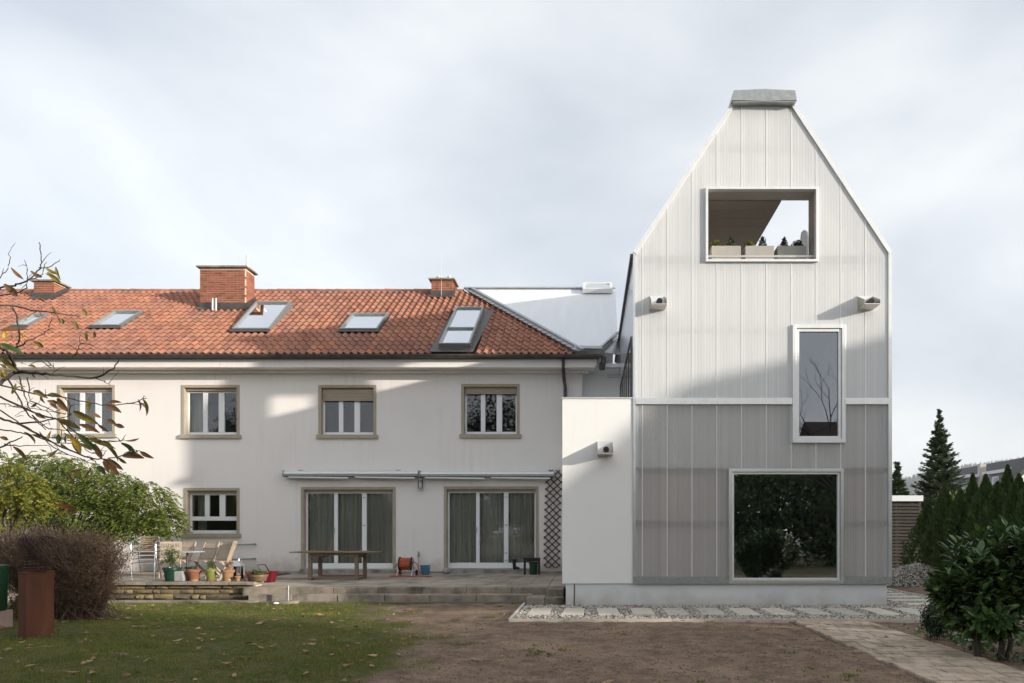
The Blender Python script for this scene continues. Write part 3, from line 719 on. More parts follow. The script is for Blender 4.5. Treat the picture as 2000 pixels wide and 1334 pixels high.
# roof deck and tiles
hipx = lambda Y: -.30 + (wx(912, RIDGE_Y) + .30) * (Y - EAVE_Y) / (RIDGE_Y - EAVE_Y)
nrm = Vector((0, -math.sin(PITCH), math.cos(PITCH)))
def on_roof(x, Y, up=0.): return Vector((x, Y, EAVE_Z + TANP * (Y - EAVE_Y))) + nrm * up
deck = MB().prism([on_roof(HX0, EAVE_Y, -.06), on_roof(hipx(EAVE_Y), EAVE_Y, -.06), on_roof(hipx(RIDGE_Y), RIDGE_Y, -.06), on_roof(HX0, RIDGE_Y, -.06)], -nrm * .12)
deck.quad((HX0, RIDGE_Y, RIDGE_Z - .1), (hipx(RIDGE_Y), RIDGE_Y, RIDGE_Z - .1), (HX1, 30.0, 6.9), (HX0, 30.0, 6.9))
roof = deck.build('roof', MT['metal_dark'], house)
TWD, TLEN, EXPO = .221, .42, .335
def tile_geom():
    vs = []; n = 8
    for i in range(n + 1):
        u = i / n; zz = .037 * math.sin(2 * math.pi * u + .4) + .008 * math.sin(4 * math.pi * u)
        x_ = (u - .5) * TWD
        vs += [(x_, 0, zz + .042), (x_, TLEN, zz + .002), (x_, 0, zz + .012)]
    fs = [[3 * i, 3 * i + 3, 3 * i + 4, 3 * i + 1] for i in range(n)] + [[3 * i + 2, 3 * i + 5, 3 * i + 3, 3 * i] for i in range(n)]
    return np.array(vs), np.array(fs)
TV, TF = tile_geom(); TMESH = fast_mesh('tile', TV, TF, True)
# holes: chimneys and skylights (roof plane x / Y ranges)
CH = []   # chimneys: px left,right front, base py, top py, depth
for (pl, pr, pb, pt, dep) in ((390.5, 480, 603, 520, .62), (842.5, 884, 579, 544, .66), (66, 106, 583, 547, .62)):
    p = roofpt(pl, pb); q2 = roofpt(pr, pb); CH.append((p.x, q2.x, p.y, p.y + dep, p.z, wz(pt, p.y)))
SK = []   # skylights: BL, TL, width px at the bottom
for (bl, tl, wpx) in (((24.7, 640.7), (66, 618.5), 31), ((178.5, 641), (231, 612), 57), ((454, 648), (487, 605), 74), ((664, 648), (690, 617), 74), ((858, 683), (884, 610), 61)):
    p = roofpt(*bl); t = roofpt(*tl); SK.append((p.x, p.x + wpx / F * p.y, p.y, t.y))
holes = [(c[0] - .1, c[1] + .1, c[2] - .12, c[3] + .1) for c in CH] + [(s[0] - .04, s[1] + .06, s[2] - .10, s[3] + .08) for s in SK]
s5 = SK[4]; holes[-1] = (s5[0] - .22, s5[1] + .30, 20.0, s5[3] + .05)
NROW = int((RIDGE_Y - EAVE_Y) / math.cos(PITCH) / EXPO) + 1
tiles = []
for r_ in range(NROW):
    s = -.03 + r_ * EXPO
    Y = EAVE_Y + s * math.cos(PITCH)
    ncol = int((0 - HX0) / TWD)
    for c in range(ncol + 2):
        x_ = HX0 + .2 + c * TWD
        if x_ > hipx(Y + .1) - .05: continue
        yc = Y + .5 * TLEN * math.cos(PITCH)
        if any(h[0] < x_ < h[1] and h[2] < yc < h[3] for h in holes): continue
        if yc > RIDGE_Y + .05: continue
        tiles.append((x_, Y, r_))
rotm = np.array(Euler((PITCH, 0, 0)).to_matrix())
vis = [t for t in tiles if abs(t[0]) < 18.5 * t[1] / 21 and t[0] > wx(-5, t[1])]
vis.sort(key=lambda t: t[1] * 10 - t[0] * .01)
solo = set(vis[:300]); sv = []; k = 0
base = np.array(house['_b'])
for t in tiles:
    p = on_roof(t[0], t[1], -.02) + Vector((rnd.uniform(-.006, .006), 0, rnd.uniform(-.004, .006)))
    if t in solo:
        o = link('tile', TMESH, MT['tile'], roof); o.location = p - Vector(base); o.rotation_euler = (PITCH + rnd.uniform(-.012, .012), rnd.uniform(-.012, .012), rnd.uniform(-.01, .01))
    else:
        sv.append(TV @ rotm.T + np.array(p) - base); k += 1
fa = (TF[None] + len(TV) * np.arange(k)[:, None, None]).reshape(-1, 4)
tag(link('tiles', fast_mesh('tiles', np.concatenate(sv), fa, True), MT['tile'], roof), kind='stuff')
# ridge tiles
x_ = HX0 + .3
rp = MB(); rp.tube([(-.20, 0, 0), (.20, 0, .0)], .10, 10, cap=True); RM = fast_mesh('ridge_tile', rp.v, rp.f, True)
while x_ < hipx(RIDGE_Y) - .1:
    if x_ > -22.5:
        o = link('ridge_tile', RM, MT['tile'], roof); o.location = Vector((x_, RIDGE_Y, RIDGE_Z - .035 + rnd.uniform(-.006, .006))) - Vector(base); o.rotation_euler = (0, rnd.uniform(.01, .05), 0)
    x_ += .36

# chimneys
BRK = fast_mesh('brick', *(lambda b: (b.v, b.f))(MB().box(-.5, .5, -.5, .5, -.5, .5)))
def chimney(c, pots, flash=.20):
    x0, x1, y0, y1, zb, zt = c
    root = MB().box(x0 + .012, x1 - .012, y0 + .012, y1 - .012, zb - .5, zt - .06).build('chimney', MT['mortar'], house)
    CHh = .078; z = zb + .02; r_ = 0
    while z + CHh < zt - .05:
        for (face) in ('front', 'side', 'left'):
            L0, L1 = (x0, x1) if face == 'front' else (y0, y1)
            u = L0 - (.13 if r_ % 2 else 0)
            while u < L1 - .03:
                bw = .26 if (int(u * 7) + r_) % 4 else .13
                a, b = max(u, L0), min(u + bw - .016, L1)
                if b - a > .03 and not (face == 'left'):
                    o = link('brick', BRK, MT['brick'], root)
                    d = .05 + rnd.uniform(-.003, .004)
                    if face == 'front': o.location = Vector(((a + b) / 2, y0 + .05 - d / 2 - .0, z + CHh / 2)) - Vector(base); o.scale = (b - a, d, CHh - .017)
                    else:
                        yy0 = max(a, y0 + .055)
                        if b - yy0 < .02: bpy.data.objects.remove(o); u += bw; continue
                        o.location = Vector((x1 - .05 + d / 2, (yy0 + b) / 2, z + CHh / 2)) - Vector(base); o.scale = (d, b - yy0, CHh - .017)
                u += bw
        z += CHh; r_ += 1
    MB().box(x0 - .09, x1 + .09, y0 - .09, y1 + .09, zt - .055, zt).build('cap', MT['conc'], root, bevel=.006)
    f = MB().box(x0 - .03, x1 + .03, y0 - .03, y0 + .0, zb - .12, zb + flash)
    for xx in (x0 - .03, x1):
        f.prism([(xx, y0, zb - .1), (xx, y1 + .05, zb - .1 + TANP * (y1 - y0)), (xx, y1 + .05, zb + flash + TANP * (y1 - y0)), (xx, y0, zb + flash)], (.03, 0, 0))
    f.prism([on_roof(x0 - .1, y0 - .14, .02), on_roof(x1 + .1, y0 - .14, .02), on_roof(x1 + .1, y0, .05), on_roof(x0 - .1, y0, .05)], nrm * .015)
    f.build('flashing', MT['metal_dark'], root)
    for (px_, rr, hh, kind) in pots:
        if kind == 'cone': b = MB().lathe([(.11, 0), (.08, .05), (.05, .12), (.045, hh)], (px_, (y0 + y1) / 2, zt), 12)
        else: b = MB().lathe([(.075, 0), (.06, .04), (.06, hh - .05), (.085, hh - .05), (.085, hh)], (px_, (y0 + y1) / 2, zt), 12)
        b.build('flue', MT['alu_white'] if kind == 'cone' else MT['chrome'], root, smooth=True)
    return root
c = CH[0]; chA = chimney(c, [(c[1] - .10, .05, .5, 'cone')])
for px in (416.5, 423): MB().tube([on_roof(wx(px, c[2] - .12), c[2] - .17, 0), on_roof(wx(px, c[2] - .12), c[2] - .17, 0) + Vector((0, 0, .42))], .045, 10).build('vent_pipe', MT['galv'], chA, smooth=True)
c = CH[1]; chB = chimney(c, [(c[0] + .18, .06, .2, 'pot'), (c[0] + .58, .06, .2, 'pot')])
MB().tube([(wx(862, c[2] - .1), c[2] - .08, c[4] - .1), (wx(862, c[2] - .1), c[2] - .08, c[4] + 1.55)], [.008, .003], 5).build('aerial', MT['alu_white'], chB)
chimney(CH[2], [])

# skylights
def skylight(s, up_lo=.07, up_hi=.07, split=False, m=None):
    x0, x1, y0, y1 = s
    def pt(x, t, dn): # t 0..1 up the slope
        p = on_roof(x, y0 + (y1 - y0) * t, up_lo + (up_hi - up_lo) * t)
        return p + nrm * dn
    fw = .058; root = MB()
    dt = fw / ((y1 - y0) / math.cos(PITCH))
    def fbar(xa, xb, ta, tb): root.prism([pt(xa, ta, -.12), pt(xb, ta, -.12), pt(xb, tb, -.12), pt(xa, tb, -.12)], nrm * .16)
    fbar(x0, x0 + fw, 0, 1); fbar(x1 - fw, x1, 0, 1); fbar(x0 + fw, x1 - fw, 0, dt); fbar(x0 + fw, x1 - fw, 1 - dt * 1.3, 1)
    if split: fbar(x0 + fw, x1 - fw, .40, .40 + dt * .9)
    # cheeks down to the tiles
    for xx in (x0 + .005, x1 - .03):
        root.prism([on_roof(xx, y0, -.08), on_roof(xx, y1, -.08), pt(xx, 1, -.02), pt(xx, 0, -.02)], (.025, 0, 0))
    sk = root.build('skylight', MT['galv'], house)
    panes = [(dt, 1 - dt * 1.3)] if not split else [(dt, .40), (.40 + dt * .9, 1 - dt * 1.3)]
    for a, b in panes: MB().prism([pt(x0 + fw, a, -.02), pt(x1 - fw, a, -.02), pt(x1 - fw, b, -.02), pt(x0 + fw, b, -.02)], nrm * .006).build('pane', MT['glass_roof'], sk)
    MB().prism([pt(x0 + fw, dt, -.32), pt(x1 - fw, dt, -.32), pt(x1 - fw, 1 - dt, -.32), pt(x0 + fw, 1 - dt, -.32)], nrm * .02).build('blind', MT['mem_white'], sk)
    # apron below
    MB().prism([on_roof(x0 - .05, y0 - .11, .055), on_roof(x1 + .05, y0 - .11, .055), on_roof(x1 + .05, y0 + .02, .075), on_roof(x0 - .05, y0 + .02, .075)], nrm * .01).build('flashing', MT['metal_dark'], sk)
    return sk
skylight(SK[0]); skylight(SK[1]); skylight(SK[2], .07, .26); skylight(SK[3])
sk5 = skylight(SK[4], .16, .16, split=True)
x0, x1, y0, y1 = SK[4]
MB().prism([on_roof(x0 - .25, EAVE_Y - .02, .05), on_roof(x1 + .12, EAVE_Y - .02, .05), on_roof(x1 + .34, y1, .05), on_roof(x0 - .1, y1, .05)], nrm * .012).build('flashing', MT['metal_dark'], sk5)

# ridge-side flashing between tiles and the silver roof (zinc with stepped edge)
zf = MB(); p0 = on_roof(hipx(EAVE_Y), EAVE_Y, .06); p1 = on_roof(hipx(RIDGE_Y), RIDGE_Y, .06)
zf.prism([p0 + Vector((-.10, 0, 0)), p0 + Vector((.10, 0, 0)), p1 + Vector((.12, 0, 0)), p1 + Vector((-.10, 0, 0))], nrm * .02)
zf.prism([p0 + Vector((.06, 0, 0)), p0 + Vector((.16, 0, 0)), p1 + Vector((.20, 0, 0)), p1 + Vector((.08, 0, 0))], nrm * .09)
zv = zf.build('hip_flashing', MT['zinc'], house)
for i in range(26):
    t = i / 26; p = p0.lerp(p1, t) + Vector((-.13, 0, 0)) + nrm * .03
    MB().prism([p, p + Vector((.08, .02, .015)), p + Vector((.03, .12, .09)), p + Vector((-.05, .10, .075))], nrm * .015).build('flashing_tab', MT['zinc'], zv)

# ================================================================== NEW HOUSE (silver gable tower, white box, silver roof)
TY = 14.7
tx = lambda px: wx(px, TY); tz = lambda py: wz(py, TY)
tower = thing('gable_house', 'tall narrow modern gable house clad in ribbed translucent white sheets', 'house', (3.7, 15, 0))
TB = 27.0
X0, X1 = tx(1237), tx(1741); ZE = tz(493); ZT = tz(205); XA, XB = tx(1427), tx(1552)
ZP = tz(1140); ZB0, ZB1 = tz(790), tz(780)
def roofline(x):
    if x < XA: return ZE + (ZT - ZE) * (x - X0) / (XA - X0)
    if x > XB: return ZE + (ZT - ZE) * (X1 - x) / (X1 - XB)
    return ZT
OPN = {'loggia': (1380, 1594, 370, 510), 'tall': (1550, 1647, 638, 862), 'big': (1426, 1643, 919, 1136)}
OP = {k: (tx(a), tx(b), tz(d), tz(c)) for k, (a, b, c, d) in OPN.items()}
# plinth
MB().box(tx(1105), tx(1733), TY + .03, 21, -.1, ZP + .01).box(X0, tx(1733), 20.9, TB, -.1, ZP + .01).build('plinth', MT['plinth'], tower)
MB().tube([(tx(1122), TY + .025, ZP - .02), (tx(1122), TY + .02, .3), (tx(1121.5), TY + .022, 0)], .012, 6).build('cable', MT['metal_dark'], tower)
# sheathing behind the sheets
def front_wall(z0, z1, y, m, name):
    mb = MB(); xs = sorted({X0 + .05, XA, XB, X1 - .05, *[v for o in OP.values() for v in o[:2]]})
    zs = sorted({z0, z1, *[v for o in OP.values() for v in o[2:] if z0 < v < z1]})
    for i in range(len(xs) - 1):
        for k in range(len(zs) - 1):
            cx, cz = (xs[i] + xs[i + 1]) / 2, (zs[k] + zs[k + 1]) / 2
            if any(o[0] < cx < o[1] and o[2] < cz < o[3] for o in OP.values()): continue
            ta, tb = min(zs[k + 1], roofline(xs[i]) - .06), min(zs[k + 1], roofline(xs[i + 1]) - .06)
            if ta <= zs[k] + .01 and tb <= zs[k] + .01: continue
            ta, tb = max(ta, zs[k]), max(tb, zs[k])
            if ta < zs[k + 1] - .01 or tb < zs[k + 1] - .01:
                pass
            mb.quad((xs[i], y, zs[k]), (xs[i + 1], y, zs[k]), (xs[i + 1], y, tb), (xs[i], y, ta))
    return mb.build(name, m, tower)
YS = TY + .17
zs_u = [ZB0, tz(640), ZE, tz(510), tz(400), tz(300), ZT]
front_wall(tz(785), ZE, YS, MT['mem_white'], 'membrane')
# gable part of the membrane in fine columns so that it follows the slope
gm = MB(); xs = np.linspace(X0 + .05, X1 - .05, 60)
for i in range(59):
    for (za, zb_) in ((ZE, OP['loggia'][2]), (OP['loggia'][2], OP['loggia'][3]), (OP['loggia'][3], ZT + .01)):
        xm = (xs[i] + xs[i + 1]) / 2
        if OP['loggia'][0] - .03 < xm < OP['loggia'][1] + .03 and za == OP['loggia'][2]: continue
        ta, tb = min(zb_, roofline(xs[i]) - .05), min(zb_, roofline(xs[i + 1]) - .05)
        if ta <= za or tb <= za: continue
        gm.quad((xs[i], YS, za), (xs[i + 1], YS, za), (xs[i + 1], YS, tb), (xs[i], YS, ta))
gm.build('membrane', MT['mem_white'], tower)
front_wall(tz(917), tz(785), YS, MT['mem_grey'], 'membrane')
front_wall(ZP, tz(917), YS, MT['mem_brown'], 'sheathing')
# battens seen through the sheets
for py, h_, m in ((917, .045, 'batten'), (1022, .05, 'batten'), (640, .03, 'mem_grey'), (516, .03, 'mem_grey'), (281, .05, 'mem_grey')):
    z = tz(py); segs = [(X0 + .06, X1 - .06)]
    for o in OP.values():
        if o[2] < z < o[3]: segs = [q for s in segs for q in ((s[0], min(s[1], o[0] - .05)), (max(s[0], o[1] + .05), s[1])) if q[1] - q[0] > .1]
    for a, b in segs:
        if z > ZE: a, b = X0 + (z - ZE) / (ZT - ZE) * (XA - X0) + .1, X1 - (z - ZE) / (ZT - ZE) * (X1 - XB) - .1
        MB().box(a, b, TY + .075, TY + .135, z - h_, z + h_).build('batten', MT[m], tower)
# ribbed sheets
SEAM = [X0 + .03] + [tx(1254.7 + 48.4 * i) for i in range(10)] + [X1 - .03]
def sheet(xa, xb, z0, top, m):
    """one ribbed sheet column; a column cut in two by an opening gives two sheets"""
    n = max(2, int(round((xb - xa) / .0333))); groups = []; prev = []
    for i in range(n):
        a, b = xa + (xb - xa) * i / n, xa + (xb - xa) * (i + 1) / n; mid = (a + b) / 2
        cuts = sorted([(o[2], o[3]) for o in OP.values() if o[0] + .01 < mid < o[1] - .01])
        segs = []; lo = z0
        for c0, c1 in cuts:
            if c1 <= z0 or c0 >= top(mid): continue
            if c0 > lo + .01: segs.append((lo, c0, False))
            lo = max(lo, c1)
        if lo < top(mid) - .005: segs.append((lo, top(mid), True))
        cur = []
        for s0, s1, last in segs:
            za, zm, zb_ = (max(top(a), s0), max(top(mid), s0), max(top(b), s0)) if last else (s1, s1, s1)
            mb = MB()
            mb.quad((a, TY, s0), (mid, TY - .002, s0), (mid, TY - .002, zm), (a, TY, za))
            mb.quad((mid, TY - .002, s0), (b, TY, s0), (b, TY, zb_), (mid, TY - .002, zm))
            g_ = [mb]; hit = [p for p in prev if p[0] < s1 and p[1] > s0]
            for p in hit:
                if p[2] is not g_:
                    old = p[2]; g_ = old + [q for q in g_ if q not in old]
                    groups = [x for x in groups if x is not old]
                    for lst in (prev, cur):
                        for q in lst:
                            if q[2] is old: q[2] = g_
            groups.append(g_) if not any(x is g_ for x in groups) else None
            cur.append([s0, s1, g_])
        prev = cur
    for g_ in groups:
        mb = MB()
        for q in g_: mb.add(q.v, q.f)
        mb.build('polycarbonate_sheet', m, tower)
for i in range(len(SEAM) - 1):
    a, b = SEAM[i] + .003, SEAM[i + 1] - .003
    sheet(a, b, ZB1, lambda x: roofline(x) - .03, MT['poly'])
    sheet(a, b, tz(1130), lambda x: ZB0, MT['poly_low'])
for s in SEAM[1:-1]:
    segs = [(tz(1130), ZB0), (ZB1, roofline(s) - .04)]
    for o in OP.values():
        if o[0] - .02 < s < o[1] + .02: segs = [q for g_ in segs for q in ((g_[0], min(g_[1], o[2])), (max(g_[0], o[3]), g_[1])) if q[1] - q[0] > .05]
    for a, b in segs: MB().box(s - .010, s + .010, TY - .006, TY + .045, a, b).build('sheet_joint', MT['joint'] if b < ZB1 else MT['alu_white'], tower)
# aluminium edge frame, storey band, sill
MB().box(X0 - .005, X0 + .045, TY - .03, TY + .05, ZP + .06, ZE).build('corner_trim', MT['alu'], tower)
MB().box(X1 - .075, X1 - .035, TY - .03, TY + .04, ZP + .06, ZE).box(X1 - .033, X1 + .005, TY - .02, TY + .06, ZP + .06, ZE - .02).build('corner_trim', MT['alu'], tower)
for (a, b) in ((X0 + .046, OP['tall'][0] - .04), (OP['tall'][1] + .04, X1 - .076)):
    MB().box(a, b, TY - .045, TY + .06, ZB0, ZB1).box(a, b, TY - .03, TY + .06, ZB1, ZB1 + .025).build('storey_band', MT['alu'], tower)
for (a, b) in ((X0 - .0, OP['big'][0] - .04), (OP['big'][1] + .04, X1 - .01)):
    MB().box(a, b, TY - .05, TY + .06, ZP, tz(1130)).box(a, b, TY - .035, TY + .06, tz(1130), tz(1126)).build('sill_band', MT['galv'], tower)
def barge(xa, za, xb, zb_, s):
    d = Vector((xb - xa, 0, zb_ - za)).normalized(); nn = Vector((-d.z, 0, d.x)) * s
    a, b = Vector((xa, 0, za)), Vector((xb, 0, zb_)); w = .085
    poly = [a, b, b - nn * w, a - nn * w]
    return MB().prism([(p.x, TY - .04, p.z) for p in poly], (0, .14, 0)).build('barge_trim', MT['alu_white'], tower)
barge(X0 - .01, ZE, XA, ZT, 1); barge(X1 + .01, ZE, XB, ZT, -1)
# roof slopes (with the cut-outs of the roof terrace), ridge hood
def slope(xa, za, xb, zb_, cuts, m):
    """plane from (xa,za) eave to (xb,zb) top, Y TY+.1..TB, cuts (t0,t1,ya,yb)"""
    mb = MB(); ts = sorted({0., 1., *[v for c in cuts for v in c[:2]]}); ys = sorted({TY + .1, TB, *[v for c in cuts for v in c[2:]]})
    d = Vector((xb - xa, 0, zb_ - za)).normalized(); nn = Vector((-d.z, 0, d.x)); nn = nn if nn.z > 0 else -nn
    for i in range(len(ts) - 1):
        for k in range(len(ys) - 1):
            tm, ym = (ts[i] + ts[i + 1]) / 2, (ys[k] + ys[k + 1]) / 2
            if any(c[0] < tm < c[1] and c[2] < ym < c[3] for c in cuts): continue
            P_ = lambda t, y: Vector((xa + (xb - xa) * t, y, za + (zb_ - za) * t))
            mb.prism([P_(ts[i], ys[k]), P_(ts[i + 1], ys[k]), P_(ts[i + 1], ys[k + 1]), P_(ts[i], ys[k + 1])], -nn * .16)
    return mb.build('roof_slope', m, tower)
tt = lambda z: (z - ZE) / (ZT - ZE)
LZ0, LZ1 = tz(507), tz(373)
slope(X0, ZE, XA, ZT, [(tt(7.72), tt(8.9), 15.2, 18.6)], MT['silver_roof'])
slope(X1, ZE, XB, ZT, [(tt(7.72), tt(10.3), 15.2, 20.1)], MT['silver_roof'])
MB().box(XA, XB, TY + .1, TB, ZT - .12, ZT - .02).build('ridge_deck', MT['galv'], tower)
h = MB(); xm = (XA + XB) / 2; z0, z1 = tz(205), tz(183)
h.prism([(XA + .0, TY - .16, z0), (XB + .0, TY - .16, z0), (XB - .035, TY - .16, z1 - .03), (xm, TY - .16, z1), (XA + .035, TY - .16, z1 - .03)], (0, TB - TY, 0))
h.build('ridge_hood', MT['galv'], tower)
MB().prism([(XA + .02, TY - .165, z0 - .03), (xm, TY - .165, z0 - .005), (XB - .02, TY - .165, z0 - .03), (XB - .02, TY - .165, z0 - .04), (xm, TY - .165, z0 - .017), (XA + .02, TY - .165, z0 - .04)], (0, .25, 0)).build('hood_lip', MT['zinc'], tower)
# side and back walls, floors
MB().box(X0, X0 + .12, TY + .1, TB, ZP, ZE).build('side_wall', MT['poly_side'], tower)
MB().box(X1 - .12, X1, TY + .1, TB, ZP, ZE).build('side_wall', MT['poly_side'], tower)
MB().prism([(X0, TB, ZP), (X1, TB, ZP), (X1, TB, ZE), (XB, TB, ZT), (XA, TB, ZT), (X0, TB, ZE)], (0, .1, 0)).build('back_wall', MT['poly_side'], tower)
MB().box(X0 - .06, X0 + .02, TY + .12, 24, ZE - .06, ZE + .02).build('side_gutter', MT['metal_dark'], tower)
MB().box(X1 - .02, X1 + .06, TY + .12, 24, ZE - .06, ZE + .02).build('side_gutter', MT['metal_dark'], tower)
# side window with mullions
sw = MB().box(X0 - .03, X0 - .005, 15.25, 20.4, 4.62, 4.68).box(X0 - .03, X0 - .005, 15.25, 20.4, 5.92, 5.98)
for i in range(6): sw.box(X0 - .03, X0 - .005, 15.25 + i * 1.02, 15.3 + i * 1.02, 4.68, 5.92)
sw = sw.build('side_window', MT['metal_dark'], tower)
MB().box(X0 - .012, X0 - .004, 15.3, 20.35, 4.68, 5.92).build('pane', MT['glass_coated'], sw)
fl = MB().box(X0 + .12, X1 - .12, TY + .25, TB, ZP - .05, ZP + .02).box(X0 + .12, X1 - .12, TY + .25, TB, 4.15, 4.35).box(X0 + .12, X1 - .12, TY + .02 + .16, 20.4, 7.2, LZ0 - .02)
fl.box(X0 + .12, X1 - .12, 20.0, 20.1, ZP, 4.15).build('floor_slab', MT['room'], tower)
iw = MB()
iw.quad((X0 + .13, YS + .12, ZP), (X1 - .13, YS + .12, ZP), (X1 - .13, YS + .12, OP['big'][2]), (X0 + .13, YS + .12, OP['big'][2]))
iw.build('interior', MT['room'], tower)
MB().box(4.27, 4.30, 17.0, 20, ZP, 4.15).build('partition', MT['room_light'], tower)
# window linings and frames
def tower_window(key, m_glass, fr_in, fr_out, name, proud=.05, mat_f='alu_white', deep=.32):
    x0, x1, z0, z1 = OP[key]; pf = fr_out
    f = MB()
    for (a, b, c, d) in ((x0 - pf, x0 + fr_in * .45, z0 - pf, z1 + pf), (x1 - fr_in * .45, x1 + pf, z0 - pf, z1 + pf)): f.box(a, b, TY - proud, TY + .06, c, d)
    for (c, d) in ((z0 - pf, z0 + fr_in * .45), (z1 - fr_in * .45, z1 + pf)): f.box(x0 + fr_in * .45, x1 - fr_in * .45, TY - proud, TY + .06, c, d)
    root = f.build(name, MT[mat_f], tower, bevel=.004)
    l = MB().box(x0, x0 + .02, TY + .061, TY + deep, z0, z1).box(x1 - .02, x1, TY + .061, TY + deep, z0, z1).box(x0 + .02, x1 - .02, TY + .061, TY + deep, z1 - .02, z1).box(x0 + .02, x1 - .02, TY + .061, TY + deep, z0, z0 + .02)
    l.build('lining', MT['steel'] if key == 'loggia' else MT['room'], root)
    if m_glass:
        i = fr_in; g_ = MB()
        k0, k1, q0, q1 = x0 + fr_in * .45 + .006, x1 - fr_in * .45 - .006, z0 + fr_in * .45 + .006, z1 - fr_in * .45 - .006
        g_.box(k0, k0 + i * .6, TY - .02, TY + .055, q0, q1).box(k1 - i * .6, k1, TY - .02, TY + .055, q0, q1).box(k0 + i * .6, k1 - i * .6, TY - .02, TY + .055, q1 - i * .6, q1).box(k0 + i * .6, k1 - i * .6, TY - .02, TY + .055, q0, q0 + i * .6)
        g_.build('frame', MT['alu_white'], root, bevel=.003)
        MB().box(k0 + .02, k1 - .02, TY + .02, TY + .028, q0 + .02, q1 - .02).build('pane', m_glass, root)
    return root
tower_window('loggia', None, .05, .03, 'loggia_opening', proud=.06, deep=.45)
tower_window('tall', MT['glass_coated'], .10, .035, 'tall_window')
tower_window('big', MT['glass_big'], .07, .04, 'picture_window', mat_f='alu')
# room behind the tall window: pale box
MB().quad((4.2, 18.5, 4.35), (X1 - .13, 18.5, 4.35), (X1 - .13, 18.5, 7.2), (4.2, 18.5, 7.2)).build('room_wall', MT['room'], tower)
# loggia: plank ceiling, parapet, back wall, handrail
for j in range(11):
    MB().box(X0 + .95, wx(1525, 15.2), 15.16 + j * .42, 15.16 + j * .42 + .41, LZ1 + .0, LZ1 + .10).build('ceiling_plank', MT['plank'], tower)
sl_ = (9.2 - ZE) / (ZT - ZE)
MB().prism([(X0 + .2, 20.25, LZ0), (X1 - .2, 20.25, LZ0), (X1 - .2, 20.25, ZE), (X1 + (XB - X1) * sl_ - .25, 20.25, 9.2), (X0 + (XA - X0) * sl_ + .25, 20.25, 9.2), (X0 + .2, 20.25, ZE)], (0, .15, 0)).build('terrace_wall', MT['plank'], tower)
MB().box(OP['loggia'][0] + .02, OP['loggia'][1] - .02, TY + .12, TY + .145, tz(498), tz(494)).build('handrail', MT['steel'], tower)

# white box between the two houses
BX0 = tx(1098)
MB().box(BX0, X0 - .006, TY - .005, HY - .02, ZP + .002, tz(779)).build('white_annex', MT['newrender'], tower, bevel=.006)
MB().box(BX0 - .015, X0 - .01, TY - .02, HY - .02, tz(779), tz(776)).build('annex_coping', MT['alu'], tower)
MB().box(X0 - .005, X0 + .03, TY - .012, TY + .05, ZP, tz(781)).build('corner_trim', MT['alu'], tower)
# recessed wall and silver roof behind
MB().box(HX1 - .1, X0, 21.35, 21.6, 3, 6.75).build('link_wall', MT['newrender'], tower)
sr_pts = [roofpt(1131, 684), roofpt(1175, 683), roofpt(1206, 655)]
xr = X0 + .02
P3 = [on_roof(hipx(EAVE_Y + .25) + .08, EAVE_Y + .25, .06), on_roof(sr_pts[1].x, sr_pts[1].y, .06), on_roof(sr_pts[2].x, sr_pts[2].y, .06), on_roof(xr, RIDGE_Y, .06), on_roof(hipx(RIDGE_Y) + .1, RIDGE_Y, .06)]
MB().prism(P3, -nrm * .1).build('silver_roof', MT['silver_roof'], tower)
MB().quad(on_roof(hipx(RIDGE_Y), RIDGE_Y), on_roof(xr, RIDGE_Y), Vector((xr, 30, 7)), Vector((HX1, 30, 7))).build('rear_roof', MT['silver_roof'], tower)
MB().bar(on_roof(hipx(RIDGE_Y) - .1, RIDGE_Y, .1), on_roof(xr, RIDGE_Y, .1), .12, .05).build('ridge_cap', MT['zinc'], tower)
MB().bar(P3[0] + nrm * .02 + Vector((0, -.05, -.03)), P3[1] + nrm * .02 + Vector((.02, -.05, -.03)), .12, .08).build('eaves_trim', MT['zinc'], tower)
MB().bar(P3[1] + nrm * .03, P3[2] + nrm * .03, .10, .07).build('valley_trim', MT['zinc'], tower)
MB().prism([P3[1] + Vector((0, .1, -.1)), P3[2] + Vector((0, .05, -.1)), Vector((X0, P3[1].y + .3, P3[1].z - .12))], (0, .02, -.02)).build('valley_sheet', MT['zinc'], tower)
MB().box(P3[1].x - .05, X0, 20.75, 20.9, 6.62, 6.74).build('link_gutter', MT['zinc'], tower)
MB().box(P3[1].x + .2, X0, 21.3, 21.36, 6.45, 6.52).build('wall_flashing', MT['zinc'], tower)
MB().tube([(wx(1179, 20.4), 20.45, 6.85), (wx(1179, 20.4), 20.45, 6.66)], .075, 10).tube([(wx(1176, 20.4), 20.38, 6.66), (wx(1176, 20.4), 20.5, 6.5)], .09, 10).build('hopper', MT['metal_dark'], tower, smooth=True)
# roof window at the ridge of the silver roof
p = on_roof(wx(1138, 24.9), 24.75, .1); wv = 58 / F * 24.9
k = MB()
def rw(xa, xb, ta, tb, hh, m_): 
    q = [p + Vector((xa, ta * math.cos(PITCH), ta * math.sin(PITCH))), p + Vector((xb, ta * math.cos(PITCH), ta * math.sin(PITCH))), p + Vector((xb, tb * math.cos(PITCH), tb * math.sin(PITCH))), p + Vector((xa, tb * math.cos(PITCH), tb * math.sin(PITCH)))]
    m_.prism(q, nrm * hh)
rw(0, .1, 0, .78, .16, k); rw(wv - .1, wv, 0, .78, .16, k); rw(.1, wv - .1, 0, .1, .16, k); rw(.1, wv - .1, .68, .78, .16, k)
kk = k.build('roof_window', MT['alu_white'], tower)
k2 = MB(); rw(.1, wv - .1, .1, .68, .12, k2); k2.build('pane', MT['glass_roof'], kk)

